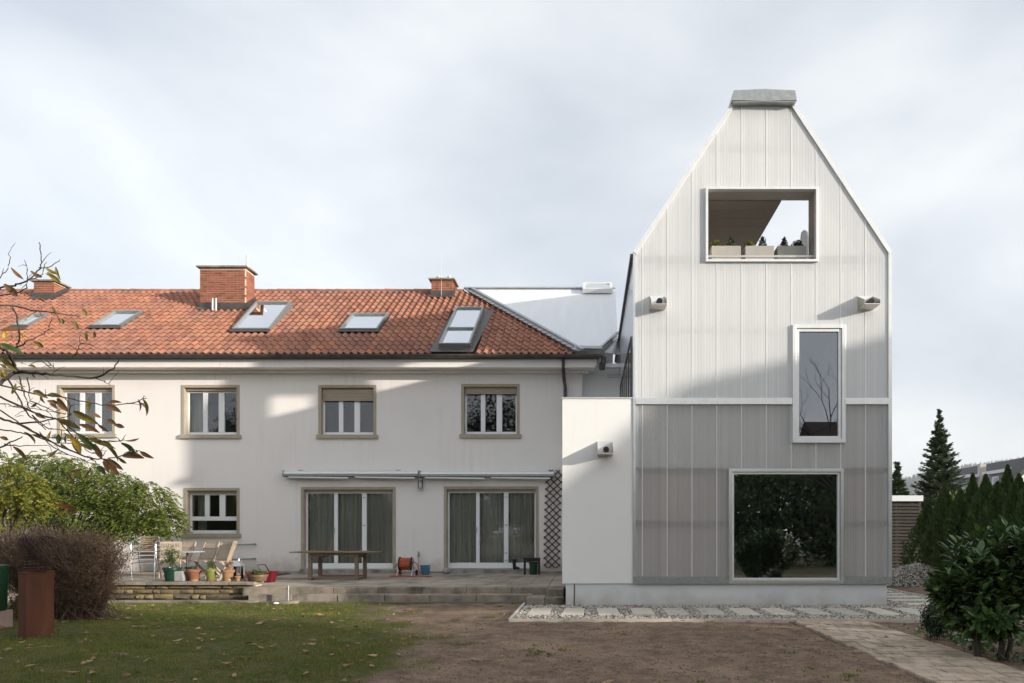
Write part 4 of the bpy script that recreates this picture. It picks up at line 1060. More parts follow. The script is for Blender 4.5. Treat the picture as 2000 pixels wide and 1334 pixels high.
# planters on the loggia sill
def tiny_tree(parent, c, r, h, m, ball=True, n=420):
    pts = rng.normal(size=(n, 3)); pts /= np.linalg.norm(pts, axis=1, keepdims=True); pts *= rng.random((n, 1)) ** .35
    if ball: P = pts * np.array([r, r, h * .5]) + np.array([c[0], c[1], c[2] + h * .45])
    else:
        t = rng.random(n); P = np.stack([c[0] + pts[:, 0] * r * (1.15 - t), c[1] + pts[:, 1] * r * (1.15 - t), c[2] + t * h], -1); P += rng.normal(size=P.shape) * .012
    return leaf_object('plant', P, .045, m, parent, parent['_b'], aspect=1.8, up=(0, 0, 1), upw=.4 if not ball else .1)
for i, (pa, pb) in enumerate(((1390, 1447), (1456, 1512), (1519, 1562))):
    Yp = 15.0; a, b = wx(pa, Yp), wx(pb, Yp) + (.14 if i == 2 else 0)
    pl = thing('planter', ['grey planter with two small shrubs at the left end of the balcony', 'middle grey planter with two small shrubs on the balcony', 'grey planter with two small shrubs beside the white balcony lamp'][i], 'planter', ((a + b) / 2, 15.15, LZ0), group='planters on the balcony')
    zt_ = wz(480, Yp); t = .025
    MB().box(a, b, Yp, Yp + t, LZ0, zt_).box(a, b, Yp + .33, Yp + .35, LZ0, zt_).box(a, a + t, Yp + t, Yp + .33, LZ0, zt_).box(b - t, b, Yp + t, Yp + .33, LZ0, zt_).build('trough', MT['planter'], pl, bevel=.004)
    MB().box(a + t, b - t, Yp + t, Yp + .33, LZ0 + .02, zt_ - .04).build('soil', MT['potsoil'], pl)
    w_ = b - a
    kinds = [(.2, True), (.72, False)] if i == 0 else [(.2, True), (.66, False)] if i == 1 else [(.3, False), (.76, True)]
    for u, ball in kinds: tiny_tree(pl, (a + w_ * u, Yp + .16, zt_ - .05), .125 if ball else .145, .25 if ball else .30, MT['lf_topiary'] if i < 2 and ball else MT['lf_box'], ball)
lp = thing('balcony_lamp', 'white rounded lamp standing at the right end of the balcony', 'lamp', (wx(1571, 15.5), 15.5, LZ0))
bx, by = wx(1571, 15.5), 15.5
MB().lathe([(.03, 0), (.05, .02), (.06, .3), (.085, .62), (.09, .85), (.075, .98), (.03, 1.03)], (bx, by, LZ0 - .35 + .3), 16).build('shade', MT['frame'], lp, smooth=True)
MB().lathe([(.09, 0), (.09, .05)], (bx, by, LZ0 - .05), 16).build('base', MT['alu'], lp)
pole = thing('balcony_pole', 'thin white pole standing beside the white balcony lamp', 'pole', (wx(1577, 15.05), 15.05, LZ0))
MB().tube([(wx(1577.5, 15.05), 15.05, LZ0 - .02), (wx(1577.5, 15.05), 15.05, wz(470, 15.05))], .011, 8).build('tube', MT['frame'], pole)
MB().lathe([(.05, 0), (.05, .015)], (wx(1577.5, 15.05), 15.05, LZ0 - .02), 12).build('foot', MT['frame'], pole)

# floodlight trays
def flood(px, py, label):
    x, z = tx(px), tz(py); y = TY - .012
    t = thing('floodlight', label, 'floodlight', (x, y, z), group='steel floodlight trays on the new house')
    w = .165; d = .40
    MB().box(x - w, x + w, y - .012, y, z - .02, z + .28).build('back_plate', MT['alu_white'], t)
    MB().box(x - w, x + w, y - d, y - .012, z - .025, z - .008).build('tray', MT['steel'], t)
    MB().box(x - w, x + w, y - d - .008, y - d, z - .025, z + .075).build('front_lip', MT['alu_white'], t) if False else None
    for s in (-1, 1):
        xx = x + s * w - (0 if s < 0 else .008)
        MB().prism([(xx, y - .012, z - .008), (xx, y - d, z - .008), (xx, y - d, z + .07), (xx, y - .012, z + .27)], (.008, 0, 0)).build('side_plate', MT['steel'], t)
    lampb = MB().tube([(x + .02, y - .30, z + .075), (x + .02, y - .06, z + .10)], [.062, .062], 16).build('lamp', MT['black'], t, smooth=True)
flood(1283.5, 604, 'floodlight tray high on the left edge of the silver gable')
flood(1689, 604, 'floodlight tray high on the right edge of the silver gable')
flood(1181.5, 888, 'floodlight tray on the white rendered annex wall')

# ================================================================== THINGS ON THE OLD FACADE
def awning(pa, pb, pz, label, lamp=False):
    x0, x1 = hx(pa) * .985, hx(pb) * .985; Y = HY - .03; zt = wz(pz, HY - .15)
    t = thing('awning', label, 'awning', ((x0 + x1) / 2, HY, zt - .2), group='rolled-up awnings above the terrace doors')
    MB().prism([(x0, Y, zt), (x0, Y - .10, zt + .005), (x0, Y - .22, zt - .03), (x0, Y - .25, zt - .09), (x0, Y - .22, zt - .12), (x0, Y, zt - .12)], (x1 - x0, 0, 0)).build('cassette', MT['alu_white'], t)
    MB().box(x0 + .03, x1 - .03, Y - .24, Y - .20, zt - .155, zt - .122).build('front_rail', MT['galv'], t)
    MB().box(x0 + .05, x1 - .05, Y - .18, Y - .02, zt - .17, zt - .121).build('fabric_roll', MT['metal_dark'], t)
    xm = (x0 + x1) / 2
    for a, b in ((x0 + .15, xm - .08), (xm + .12, x1 - .12)):
        MB().bar((a, Y - .19, zt - .19), (b, Y - .21, zt - .215), .05, .045).build('folding_arm', MT['alu_white'], t)
    for xx in (x0, x1): MB().box(xx - .012, xx + .012, Y - .255, Y, zt - .175, zt + .012).build('end_cap', MT['galv'], t)
    return t, (x0, x1, Y, zt)
aw, q = awning(551, 816, 920, 'left rolled-up silver awning with a rod on top over the terrace doors')
MB().bar((q[0] + .45, q[2] - .02, q[3] + .03), (q[0] + 3.45, q[2] - .02, q[3] + .03), .02, .02).build('top_rod', MT['alu_white'], aw)
for u in (.45, 3.45): MB().box(q[0] + u - .07, q[0] + u + .07, q[2] - .05, q[2], q[3], q[3] + .05).build('bracket', MT['zinc'], aw)
aw2, q = awning(819, 1082, 921, 'right rolled-up silver awning ending above the trellis')
# awning rod
cr_ = thing('awning_crank', 'thin white awning rod hanging beside the left terrace door', 'crank rod', (hx(580), HY - .03, hz_(1088)))
MB().tube([(hx(580), HY - .025, hz_(936)), (hx(580), HY - .025, hz_(1084))], .007, 6).build('rod', MT['frame'], cr_)
MB().box(hx(577), hx(583), HY - .05, HY - .005, hz_(1090), hz_(1081)).build('rod_holder', MT['frame'], cr_)
# wall lantern
wlx = hx(823); wt = thing('wall_lantern', 'small cylindrical glass and steel lantern under the awnings', 'wall lamp', (wlx, HY - .1, hz_(955)))
MB().box(wlx - .05, wlx + .05, HY - .03, HY, hz_(952), hz_(936)).build('mount', MT['galv'], wt)
MB().lathe([(.085, 0), (.085, .03), (.02, .03), (.02, .26), (.085, .26), (.085, .31), (.05, .33)], (wlx, HY - .12, hz_(955)), 16).build('body', MT['galv'], wt, smooth=True)
MB().lathe([(.075, .032), (.075, .258)], (wlx, HY - .12, hz_(955)), 16).build('glass', MT['glass'], wt, smooth=True)
MB().lathe([(.03, .04), (.035, .1), (.02, .18)], (wlx, HY - .12, hz_(955)), 12).build('bulb', MT['frame'], wt, smooth=True)
# trellis
tr = thing('trellis', 'dark brown diagonal wooden trellis fixed to the cream wall', 'trellis', (hx(1081), HY - .05, hz_(1110)))
xa, xb, za, zb = hx(1062), hx(1094), hz_(1109), hz_(918); wdt = xb - xa; dz = .212
def clipseg(p, q, X0_, X1_, Z0_, Z1_):
    (x0, z0), (x1, z1) = p, q; t0, t1 = 0., 1.
    for d, lo, hi, s in ((x1 - x0, X0_, X1_, x0), (z1 - z0, Z0_, Z1_, z0)):
        if abs(d) < 1e-9: continue
        a, b = (lo - s) / d, (hi - s) / d
        t0, t1 = max(t0, min(a, b)), min(t1, max(a, b))
    return None if t1 - t0 < .02 else ((x0 + (x1 - x0) * t0, z0 + (z1 - z0) * t0), (x0 + (x1 - x0) * t1, z0 + (z1 - z0) * t1))
zz = za - 1.0
while zz < zb + .2:
    for s in (1, -1):
        p, q = ((xa, zz), (xa + wdt, zz + wdt * .95)) if s > 0 else ((xa, zz + wdt * .95), (xa + wdt, zz))
        c = clipseg(p, q, xa, xb, za, zb)
        if c:
            lean = lambda pt: (pt[0] + .05 * ((pt[1] - za) / (zb - za)) ** 2 * 1.6, HY - .035 - (.012 if s > 0 else 0), pt[1])
            MB().bar(lean(c[0]), lean(c[1]), .012, .034).build('lattice_slat', MT['dark_wood'], tr)
    zz += dz
# grab rails on the wall
for py, nm in ((1063, 'upper'), (1091, 'lower')):
    t = thing('wall_rail', f'{nm} of the two short grey rails fixed to the cream wall', 'rail', (hx(480), HY - .1, hz_(py)), group='short rails on the wall behind the chairs')
    MB().tube([(hx(440), HY - .12, hz_(py + 1.5)), (hx(499), HY - .12, hz_(py))], .022, 8).build('bar', MT['galv'], t, smooth=True)
    MB().tube([(hx(498.5), HY - .12, hz_(py)), (hx(498.5), HY + .0, hz_(py))], .032, 10).tube([(hx(445), HY - .12, hz_(py + 1)), (hx(445), HY, hz_(py + 1))], .02, 8).build('bracket', MT['galv'], t)

# ================================================================== THINGS ON THE TERRACE
tZ = lambda Y: TZ + .008 * (Y - 16.2)
# big table
Yt = 18.6; tcx = wx(660, Yt); zf_ = tZ(Yt)
tb = thing('garden_table', 'large weathered wooden garden table in front of the left terrace door', 'table', (tcx, Yt, zf_))
ztop = zf_ + .76; half = 80 / F * Yt
for i in range(9):
    v = -.47 + i * .105
    hw = half * (1 - .06 * (abs(v) / .5) ** 2)
    MB().box(tcx - hw, tcx + hw, Yt + v, Yt + v + .099, ztop - .035, ztop).build('top_plank', MT['teak_dark'], tb, bevel=.004)
MB().box(tcx - half - .03, tcx - half * .94, Yt - .42, Yt + .42, ztop - .034, ztop - .004).box(tcx + half * .94, tcx + half + .03, Yt - .42, Yt + .42, ztop - .034, ztop - .004).build('breadboard_end', MT['teak_dark'], tb, bevel=.006)
lx0, lx1 = wx(624, Yt - .35), wx(683, Yt - .35); 
legs = [(wx(624, 18.25), 18.25), (wx(683, 18.25), 18.25), (wx(643.5, 19.0), 19.0), (wx(701, 19.0), 19.0)]
legs = [(tcx - .62, 18.28), (tcx + .62, 18.28), (tcx - .62, 18.95), (tcx + .62, 18.95)]
for x, y in legs: MB().box(x - .045, x + .045, y - .045, y + .045, tZ(y) - .002, ztop - .036).build('leg', MT['teak_dark'], tb, bevel=.006)
for y in (18.28, 18.95):
    pts = [(tcx - .6, y - .015, ztop - .036)] + [(tcx - .6 + 1.2 * i / 12, y - .015, ztop - .10 - .10 * abs(2 * i / 12 - 1) ** 2.2) for i in range(13)] + [(tcx + .6, y - .015, ztop - .036)]
    MB().prism(pts, (0, .03, 0)).build('apron', MT['teak_dark'], tb)
    MB().box(tcx - .575, tcx + .575, y - .025, y + .025, zf_ + .05, zf_ + .10).build('stretcher', MT['teak_dark'], tb)
for x in (tcx - .62, tcx + .62):
    MB().box(x - .012, x + .012, 18.33, 18.9, ztop - .15, ztop - .036).build('apron', MT['teak_dark'], tb)
    MB().box(x - .03, x + .03, 18.33, 18.9, zf_ + .0, zf_ + .05).build('stretcher', MT['teak_dark'], tb)

# hose reel
Yr = 19.75; rx = wx(793, Yr); zr = tZ(Yr)
hr = thing('hose_reel', 'orange garden hose on a wheeled black and white reel by the wall', 'hose reel', (rx, Yr, zr))
MB().tube([(rx - .17, Yr, zr + .35), (rx + .17, Yr, zr + .35)], .10, 16).build('drum', MT['black'], hr, smooth=True)
b = MB()
for i in range(9):
    xx = rx - .135 + i * .034
    b.tube([(xx, Yr + .165 * math.cos(t), zr + .35 + .165 * math.sin(t)) for t in np.linspace(0, 2 * math.pi, 19)], .02, 6, cap=False)
b.build('hose_coil', MT['orange_hose'], hr, smooth=True)
for xx in (rx - .17, rx + .17):
    d = MB(); d.tube([(xx - .012, Yr, zr + .35), (xx + .012, Yr, zr + .35)], .21, 20); d.build('drum_flange', MT['black'], hr)
    hnd = 1 if xx > rx else -1
fr_ = MB()
for s in (-1, 1):
    fr_.tube([(rx + s * .21, Yr + .28, zr + .05), (rx + s * .21, Yr, zr + .35), (rx + s * .19, Yr - .02, zr + .55), (rx + s * .16 - .09, Yr + .05, zr + .86)], .012, 6)
    fr_.tube([(rx + s * .21, Yr - .22, zr + .012), (rx + s * .21, Yr, zr + .35)], .012, 6)
fr_.tube([(rx - .25, Yr + .05, zr + .86), (rx + .07, Yr + .05, zr + .86)], .013, 6)
fr_.build('frame', MT['alu_white'], hr, smooth=True)
for s in (-1, 1): MB().tube([(rx + s * .24 - .02, Yr + .28, zr + .085), (rx + s * .24 + .02, Yr + .28, zr + .085)], .085, 16).build('wheel', MT['black'], hr)
MB().tube([(rx - .22, Yr, zr + .35), (rx - .27, Yr, zr + .35), (rx - .27, Yr - .08, zr + .27), (rx - .32, Yr - .08, zr + .27)], .013, 6).build('crank', MT['black'], hr)
hp = [(rx + .17, Yr - .05, zr + .40), (rx + .27, Yr - .05, zr + .40), (rx + .36, Yr - .06, zr + .30), (rx + .40, Yr - .08, zr + .12), (rx + .44, Yr - .15, zr + .025), (rx + .62, Yr - .28, zr + .022), (rx + .80, Yr - .35, zr + .022), (rx + .3, Yr - .42, zr + .022), (rx - .1, Yr - .36, zr + .022), (rx - .38, Yr - .30, zr + .022), (rx - .30, Yr - .18, zr + .03), (rx - .1, Yr - .12, zr + .06)]
def smooth_path(pts, k=5):
    pts = [Vector(p) for p in pts]; out = []
    for i in range(len(pts) - 1):
        p0, p1, p2, p3 = pts[max(i - 1, 0)], pts[i], pts[i + 1], pts[min(i + 2, len(pts) - 1)]
        for j in range(k):
            t = j / k
            out.append(.5 * ((2 * p1) + (p2 - p0) * t + (2 * p0 - 5 * p1 + 4 * p2 - p3) * t * t + (-p0 + 3 * p1 - 3 * p2 + p3) * t ** 3))
    return out + [pts[-1]]
MB().tube(smooth_path(hp), .016, 6).build('loose_hose', MT['orange_hose'], hr, smooth=True)
# tap
tp = thing('garden_tap', 'garden tap on a thin standpipe behind the blue bucket', 'tap', (hx(818), HY - .08, .36))
MB().tube([(hx(818.5), HY - .06, .36), (hx(818.5), HY - .06, hz_(1085))], .018, 8).build('standpipe', MT['mem_grey'], tp, smooth=True)
MB().tube([(hx(818.5), HY - .06, hz_(1086)), (hx(818.5), HY - .06, hz_(1079))], .03, 8).tube([(hx(818.5), HY - .06, hz_(1084)), (hx(818.5), HY - .16, hz_(1084)), (hx(818.5), HY - .19, hz_(1087))], .014, 8).build('tap_body', MT['galv'], tp, smooth=True)
MB().bar((hx(816), HY - .06, hz_(1078)), (hx(821), HY - .06, hz_(1078)), .012, .02).build('handle', MT['galv'], tp)
# bucket
Yb = 20.3; bx = wx(830.5, Yb)
bk = thing('bucket', 'sky blue plastic bucket standing by the wall', 'bucket', (bx, Yb, tZ(Yb)))
MB().lathe([(.115, 0), (.12, .01), (.148, .26), (.16, .262), (.16, .285), (.148, .285), (.142, .27), (.112, .02)], (bx, Yb, tZ(Yb)), 24).build('body', MT['blue_plastic'], bk, smooth=True)
MB().tube([(bx - .155, Yb, tZ(Yb) + .27)] + [(bx - .16 * math.cos(t), Yb - .13 * math.sin(t), tZ(Yb) + .27 - .05 * math.sin(t)) for t in np.linspace(.1, 3.04, 10)] + [(bx + .155, Yb, tZ(Yb) + .27)], .005, 5).build('handle', MT['alu'], bk)
# boulder
def boulder(name, label, c, r, m, group=None):
    V = []; Fc = []
    nu, nv = 12, 7
    for i in range(nv + 1):
        ph = math.pi * i / nv
        for j in range(nu):
            th = 2 * math.pi * j / nu; k_ = 1 + .18 * math.sin(3 * th + c[0] * 7) * math.sin(ph) + rnd.uniform(-.1, .1)
            V.append((c[0] + r[0] * k_ * math.sin(ph) * math.cos(th), c[1] + r[1] * k_ * math.sin(ph) * math.sin(th), c[2] + r[2] * (1 - math.cos(ph) * (1 + .0 * k_))))
    for i in range(nv):
        for j in range(nu): Fc.append([i * nu + j, i * nu + (j + 1) % nu, (i + 1) * nu + (j + 1) % nu, (i + 1) * nu + j])
    b = MB().add(V, Fc); o = b.build(name, m, None, smooth=True)
    return tag(o, label, 'stone', group)
boulder('boulder', 'rough grey brown rock against the wall between the terrace doors', (wx(872, 20.6), 20.6, tZ(20.6)), (.13, .10, .10), MT['greystone'])
# stool with pot underneath, dark boot-shaped vessel
Ys = 20.35; sx0, sx1 = wx(1023, Ys), wx(1055, Ys); zs_ = tZ(Ys)
st = thing('stool', 'small black wooden stool by the right terrace door', 'stool', ((sx0 + sx1) / 2, Ys, zs_))
MB().box(sx0, sx1, Ys - .2, Ys + .2, zs_ + .46, zs_ + .50).build('seat', MT['stool_black'], st, bevel=.006)
for x in (sx0 + .03, sx1 - .03):
    for y in (Ys - .17, Ys + .17): MB().box(x - .018, x + .018, y - .018, y + .018, zs_, zs_ + .46).build('leg', MT['stool_black'], st)
for y in (Ys - .17, Ys + .17): MB().box(sx0 + .05, sx1 - .05, y - .01, y + .01, zs_ + .40, zs_ + .459).build('apron', MT['stool_black'], st)
def pot(name, label, cx, Y, z, r, h, m, lip=.02, group=None, taper=.75, cat='pot', liph=.05, soil=True):
    t = thing(name, label, cat, (cx, Y, z), group=group)
    MB().lathe([(r * taper * .98, 0), (r * taper, .004), (r * .96, h - liph), (r + lip, h - liph), (r + lip, h), (r * .9, h), (r * .88, h - .03)], (cx, Y, z), 24).build('body', m, t, smooth=True)
    if soil: MB().lathe([(r * .885, h - .05), (r * .885, h - .028)], (cx, Y, z), 20).build('soil', MT['potsoil'], t)
    return t
pot('glass_jar', 'dark green pot under the black stool', wx(1042, Ys), Ys, zs_ , .13, .38, MT['dark_green'], taper=.9)
Yv = HY - .12; vx_ = wx(1004.5, Yv)
bt = thing('boot', 'dark boot standing on the sill of the right terrace door', 'boot', (vx_, Yv, hz_(1111)))
zb_ = hz_(1111) + .0
MB().tube([(vx_, Yv, zb_ + .0), (vx_, Yv, zb_ + .1), (vx_ - .005, Yv, zb_ + .22), (vx_ - .008, Yv, zb_ + .30)], [.045, .05, .055, .06], 12).build('shaft', MT['black'], bt, smooth=True)
MB().tube([(vx_ - .03, Yv, zb_ + .03), (vx_ + .06, Yv, zb_ + .045), (vx_ + .15, Yv, zb_ + .028), (vx_ + .17, Yv, zb_ + .025)], [.035, .045, .03, .012], 10).build('foot', MT['black'], bt, smooth=True)

# parasol base on the lawn
Ypb = gY(1178); pbx = wx(562.5, Ypb); pz = .0
pb = thing('parasol_base', 'round concrete parasol base with a chrome tube at the lawn edge', 'parasol base', (pbx, Ypb, 0))
MB().lathe([(.235, -.02), (.24, .035), (.22, .055), (.04, .06)], (pbx, Ypb, 0), 28).build('foot', MT['conc'], pb, smooth=True)
MB().tube([(pbx, Ypb, .05), (pbx, Ypb, .40)], .027, 14).build('tube', MT['galv'], pb, smooth=True)
MB().tube([(pbx, Ypb - .02, .33), (pbx, Ypb - .065, .33)], .012, 8).build('screw', MT['black'], pb)
boulder('pale_stone', 'small white stone beside the parasol base', (wx(539, 15.2), 15.2, .0), (.06, .04, .025), MT['frame'])

# ------------------------------------------------------------------ garden chairs and pots on the raised corner
def folding_chair():
    t = thing('folding_chair', 'x', 'chair', (0, 0, 0), world=False)
    w = .235
    for s in (-1, 1):
        MB().bar((s * w, .20, .93), (s * w, -.27, 0), .025, .045).build('long_leg', MT['teak'], t)
        MB().bar((s * (w - .035), -.20, .45), (s * (w - .035), .30, 0), .025, .045).build('short_leg', MT['teak'], t)
    b = MB()
    a0, a1 = Vector((0, -.02, .50)), Vector((0, .20, .93)); d = (a1 - a0)
    for i in range(11):
        x = -w + .04 + (2 * w - .08) * i / 10
        b.bar((x, a0.y, a0.z), (x, a1.y, a1.z), .016, .012)
    for u in (0., .62, 1.): p = a0 + d * u; b.bar((-w + .01, p.y, p.z), (w - .01, p.y, p.z), .022, .05)
    b.build('backrest', MT['teak'], t)
    s_ = MB()
    for i in range(13):
        x = -w + .05 + (2 * w - .10) * i / 12; s_.bar((x, -.24, .455), (x, .14, .43), .016, .014)
    for y, z in ((-.23, .445), (.13, .42)): s_.bar((-w + .03, y, z), (w - .03, y, z), .04, .025)
    s_.build('seat', MT['teak'], t)
    MB().bar((-w + .03, .22, .09), (w - .03, .22, .09), .02, .04).build('stretcher', MT['teak'], t)
    return t
fc = folding_chair()
cspots = [(357, 18.55, -10, 'slatted wooden folding chair behind the round table, against the wall'), (403, 18.15, -18, 'slatted wooden folding chair beside the round table, middle of the row'),
          (434, 17.75, -22, 'slatted wooden folding chair nearest the wall rails, behind the lime pot'), (333, 18.2, 28, 'slatted wooden folding chair turned sideways behind the stacked metal chairs')]
for i, (px, Y, a, lab) in enumerate(cspots):
    c = fc if i == 0 else copy_tree(fc)
    c.location = (wx(px, Y), Y, LZ + .0); c.rotation_euler = (0, 0, R(a)); tag(c, lab, 'chair', 'wooden folding chairs on the terrace')
# folded chair leaning flat at the end of the row
c = copy_tree(fc); c.location = (wx(452, 17.75), 17.75, LZ + .012); c.rotation_euler = (R(4), 0, R(-78)); c.scale = (.55, .8, 1.0)
tag(c, 'folded wooden chair seen edge-on at the end of the chair row', 'chair', 'wooden folding chairs on the terrace')

def metal_chair():
    t = thing('metal_chair', 'x', 'chair', (0, 0, 0), world=False)
    for s in (-1, 1):
        MB().tube(smooth_path([(s * .25, -.24, 0), (s * .26, -.22, .35), (s * .265, -.20, .60), (s * .26, -.10, .68), (s * .25, .12, .70), (s * .20, .24, .78)], 3), .0125, 6).build('front_leg', MT['chrome'], t, smooth=True)
        MB().tube([(s * .21, .10, .44), (s * .22, .27, 0)], .0125, 6).build('rear_leg', MT['chrome'], t, smooth=True)
    b = MB()
    for z in (.56, .61, .66, .71, .76): b.tube([(-.22 + .44 * i / 8, .20 + .07 * math.sin(math.pi * i / 8) + (z - .56) * .3, z) for i in range(9)], .016, 5)
    b.tube([(-.20 + .40 * i / 8, .25 + .06 * math.sin(math.pi * i / 8), .79) for i in range(9)], .0125, 6)
    b.build('backrest', MT['teak_dark'], t)
    s_ = MB()
    for i in range(7): s_.box(-.235, .235, -.22 + i * .064, -.22 + i * .064 + .05, .43, .442)
    s_.build('seat', MT['teak_dark'], t)
    MB().tube([(-.245, -.21, .42), (-.2, -.225, .42), (.2, -.225, .42), (.245, -.21, .42)], .011, 6).build('seat_rail', MT['chrome'], t)
    return t
mc = metal_chair()
for i, nm in enumerate(('lowest', 'second from the bottom', 'second from the top', 'topmost')):
    c = mc if i == 0 else copy_tree(mc)
    c.location = (wx(285, 17.0), 17.05 - .012 * i, LZ + .02 + .095 * i); c.rotation_euler = (0, 0, R(14 + i * .6))
    tag(c, f'chrome tube garden chair, {nm} of the stack' if i in (0, 3) else f'chrome tube garden chair, {nm} in the stack', 'chair', 'stacked chrome garden chairs')

# round bistro table
Ybt = 17.15; bx = wx(366, Ybt); bt_ = thing('bistro_table', 'small round grey bistro table among the wooden chairs', 'table', (bx, Ybt, LZ))
MB().lathe([(.38, .70), (.39, .705), (.39, .725), (.38, .73)], (bx, Ybt, LZ), 32).build('top', MT['greystone'], bt_, smooth=True)
MB().tube([(bx, Ybt, LZ + .03), (bx, Ybt, LZ + .70)], .025, 10).build('column', MT['metal_dark'], bt_, smooth=True)
for k in range(3):
    t_ = 2.1 * k + .5; MB().bar((bx, Ybt, LZ + .06), (bx + .28 * math.cos(t_), Ybt + .28 * math.sin(t_), LZ + .02), .035, .03).build('leg', MT['metal_dark'], bt_)

CZ = .437; YC = 16.35
def cp(pa, pb): return wx((pa + pb) / 2, YC), (pb - pa) / F * YC / 2
x, r = cp(319, 353); g1 = pot('plant_pot', 'dark green glazed pot with a leafy bush on the coping', x, YC, CZ, r - .02, .33, MT['dark_green'], liph=.06)
P = clump_points((x, YC, CZ + .60), (.19, .17, .24), 40, 12, .035, shell=.2)
leaf_object('foliage', P, .055, MT['lf_pot'], g1, g1['_b'], aspect=2.4)
b = MB()
for k in range(7):
    a = rnd.uniform(0, 6.28); b.tube([(x, YC, CZ + .30), (x + .05 * math.cos(a), YC + .05 * math.sin(a), CZ + .45), (x + .15 * math.cos(a), YC + .14 * math.sin(a), CZ + .66)], [.010, .005], 5)
b.build('stem', MT['bark_light'], g1)
x, r = cp(343, 362); pot('plant_pot', 'empty dark green pot behind the grey stone block', x, YC + .42, LZ, r, .36, MT['dark_green'])
x, r = cp(345, 363); sb = MB(); sb.box(x - r, x + r, YC - .12, YC + .10, CZ, CZ + .24); o = sb.build('stone_block', MT['greystone'], None, bevel=.02); tag(o, 'square grey stone block between the green and the terracotta pot', 'stone block')
x, r = cp(367, 391); tpo = pot('plant_pot', 'wide terracotta bowl on a saucer with a dark stripe of shade', x, YC, CZ + .05, r, .23, MT['terracotta'], taper=.68, liph=.06)
MB().lathe([(r * .62, 0), (r * .7, .05), (r * .62, .05), (r * .58, .02)], (x, YC, CZ), 20).build('saucer', MT['terracotta_pale'], tpo, smooth=True)
x, r = cp(401, 423); lm = pot('plant_pot', 'bright lime green glazed pot standing on the coping', x, YC, CZ + .035, r - .015, .25, MT['lime_glaze'], liph=.055)
MB().lathe([(r * .72, 0), (r * .76, .034)], (x, YC, CZ), 20).build('saucer', MT['terracotta'], lm, smooth=True)
P = clump_points((x, YC, CZ + .38), (.09, .09, .10), 18, 8, .03, shell=.1); leaf_object('foliage', P, .07, MT['lf_pot'], lm, lm['_b'], aspect=7, up=(0, 0, 1), upw=.6)
x, r = cp(433, 457); o3 = pot('plant_pot', 'pale terracotta pot with dry stalks beside the lime pot', x, YC, CZ, r - .015, .27, MT['terracotta_pale'], liph=.06)
P = clump_points((x, YC, CZ + .36), (.08, .08, .12), 14, 8, .03, shell=.1); leaf_object('foliage', P, .10, MT['fallen'], o3, o3['_b'], aspect=8, up=(0, 0, 1), upw=.6)
x, r = cp(462, 473); pot('plant_pot', 'tiny terracotta pot in front of the lantern', x, YC - .08, CZ, r, .12, MT['terracotta_pale'], lip=.006, liph=.02, taper=.65)
x, r = cp(476, 498); o4 = pot('plant_pot', 'shallow terracotta bowl right of the lantern', x, YC + .15, CZ, r, .20, MT['terracotta'], taper=.7)
x, r = cp(489, 522); o5 = pot('plant_pot', 'wide flat brown bowl with trailing plants at the wall end', x, YC, CZ, r, .16, MT['brown_glaze'], taper=.8, lip=.005)
P = clump_points((x, YC, CZ + .20), (.19, .15, .05), 30, 8, .03, shell=.1); leaf_object('foliage', P, .05, MT['lf_pot'], o5, o5['_b'], aspect=2)
for k, (px, s_) in enumerate(((450, .05), (428, .035))): boulder('pebble', ['round brown stone between pale terracotta pot and tiny pot', 'small grey stone between lime pot and pale terracotta pot'][k], (wx(px, YC), YC - .05, CZ), (s_, s_, s_ * .6), MT['greystone'])
# lantern
x = wx(466, 16.75); Yl = 16.75
lt = thing('lantern', 'metal and glass garden lantern with a pointed roof among the pots', 'lantern', (x, Yl, LZ))
zl = CZ
MB().box(x - .10, x + .10, Yl - .10, Yl + .10, LZ, zl + .02).build('base', MT['galv'], lt)
for sx_ in (-1, 1):
    for sy in (-1, 1): MB().bar((x + sx_ * .09, Yl + sy * .09, zl + .02), (x + sx_ * .09, Yl + sy * .09, zl + .34), .014, .014).build('post', MT['galv'], lt)
MB().add([(x - .13, Yl - .13, zl + .34), (x + .13, Yl - .13, zl + .34), (x + .13, Yl + .13, zl + .34), (x - .13, Yl + .13, zl + .34), (x - .04, Yl - .04, zl + .47), (x + .04, Yl - .04, zl + .47), (x + .04, Yl + .04, zl + .47), (x - .04, Yl + .04, zl + .47)],
         [[3, 2, 1, 0], [4, 5, 6, 7], [0, 1, 5, 4], [1, 2, 6, 5], [2, 3, 7, 6], [3, 0, 4, 7]]).build('roof', MT['zinc'], lt)
MB().lathe([(.035, 0), (.035, .05), (.05, .06), (.01, .08)], (x, Yl, zl + .47), 12).build('chimney', MT['zinc'], lt)
MB().tube([(x + .05 * math.cos(t), Yl, zl + .55 + .05 * math.sin(t)) for t in np.linspace(0, 6.28, 14)], .004, 5, cap=False).build('ring', MT['galv'], lt)
for (a, b, c_, d_) in ((-.085, .085, -.088, -.085), (-.085, .085, .085, .088), (-.088, -.085, -.085, .085), (.085, .088, -.085, .085)):
    MB().box(x + a, x + b, Yl + c_, Yl + d_, zl + .03, zl + .33).build('pane', MT['glass'], lt)
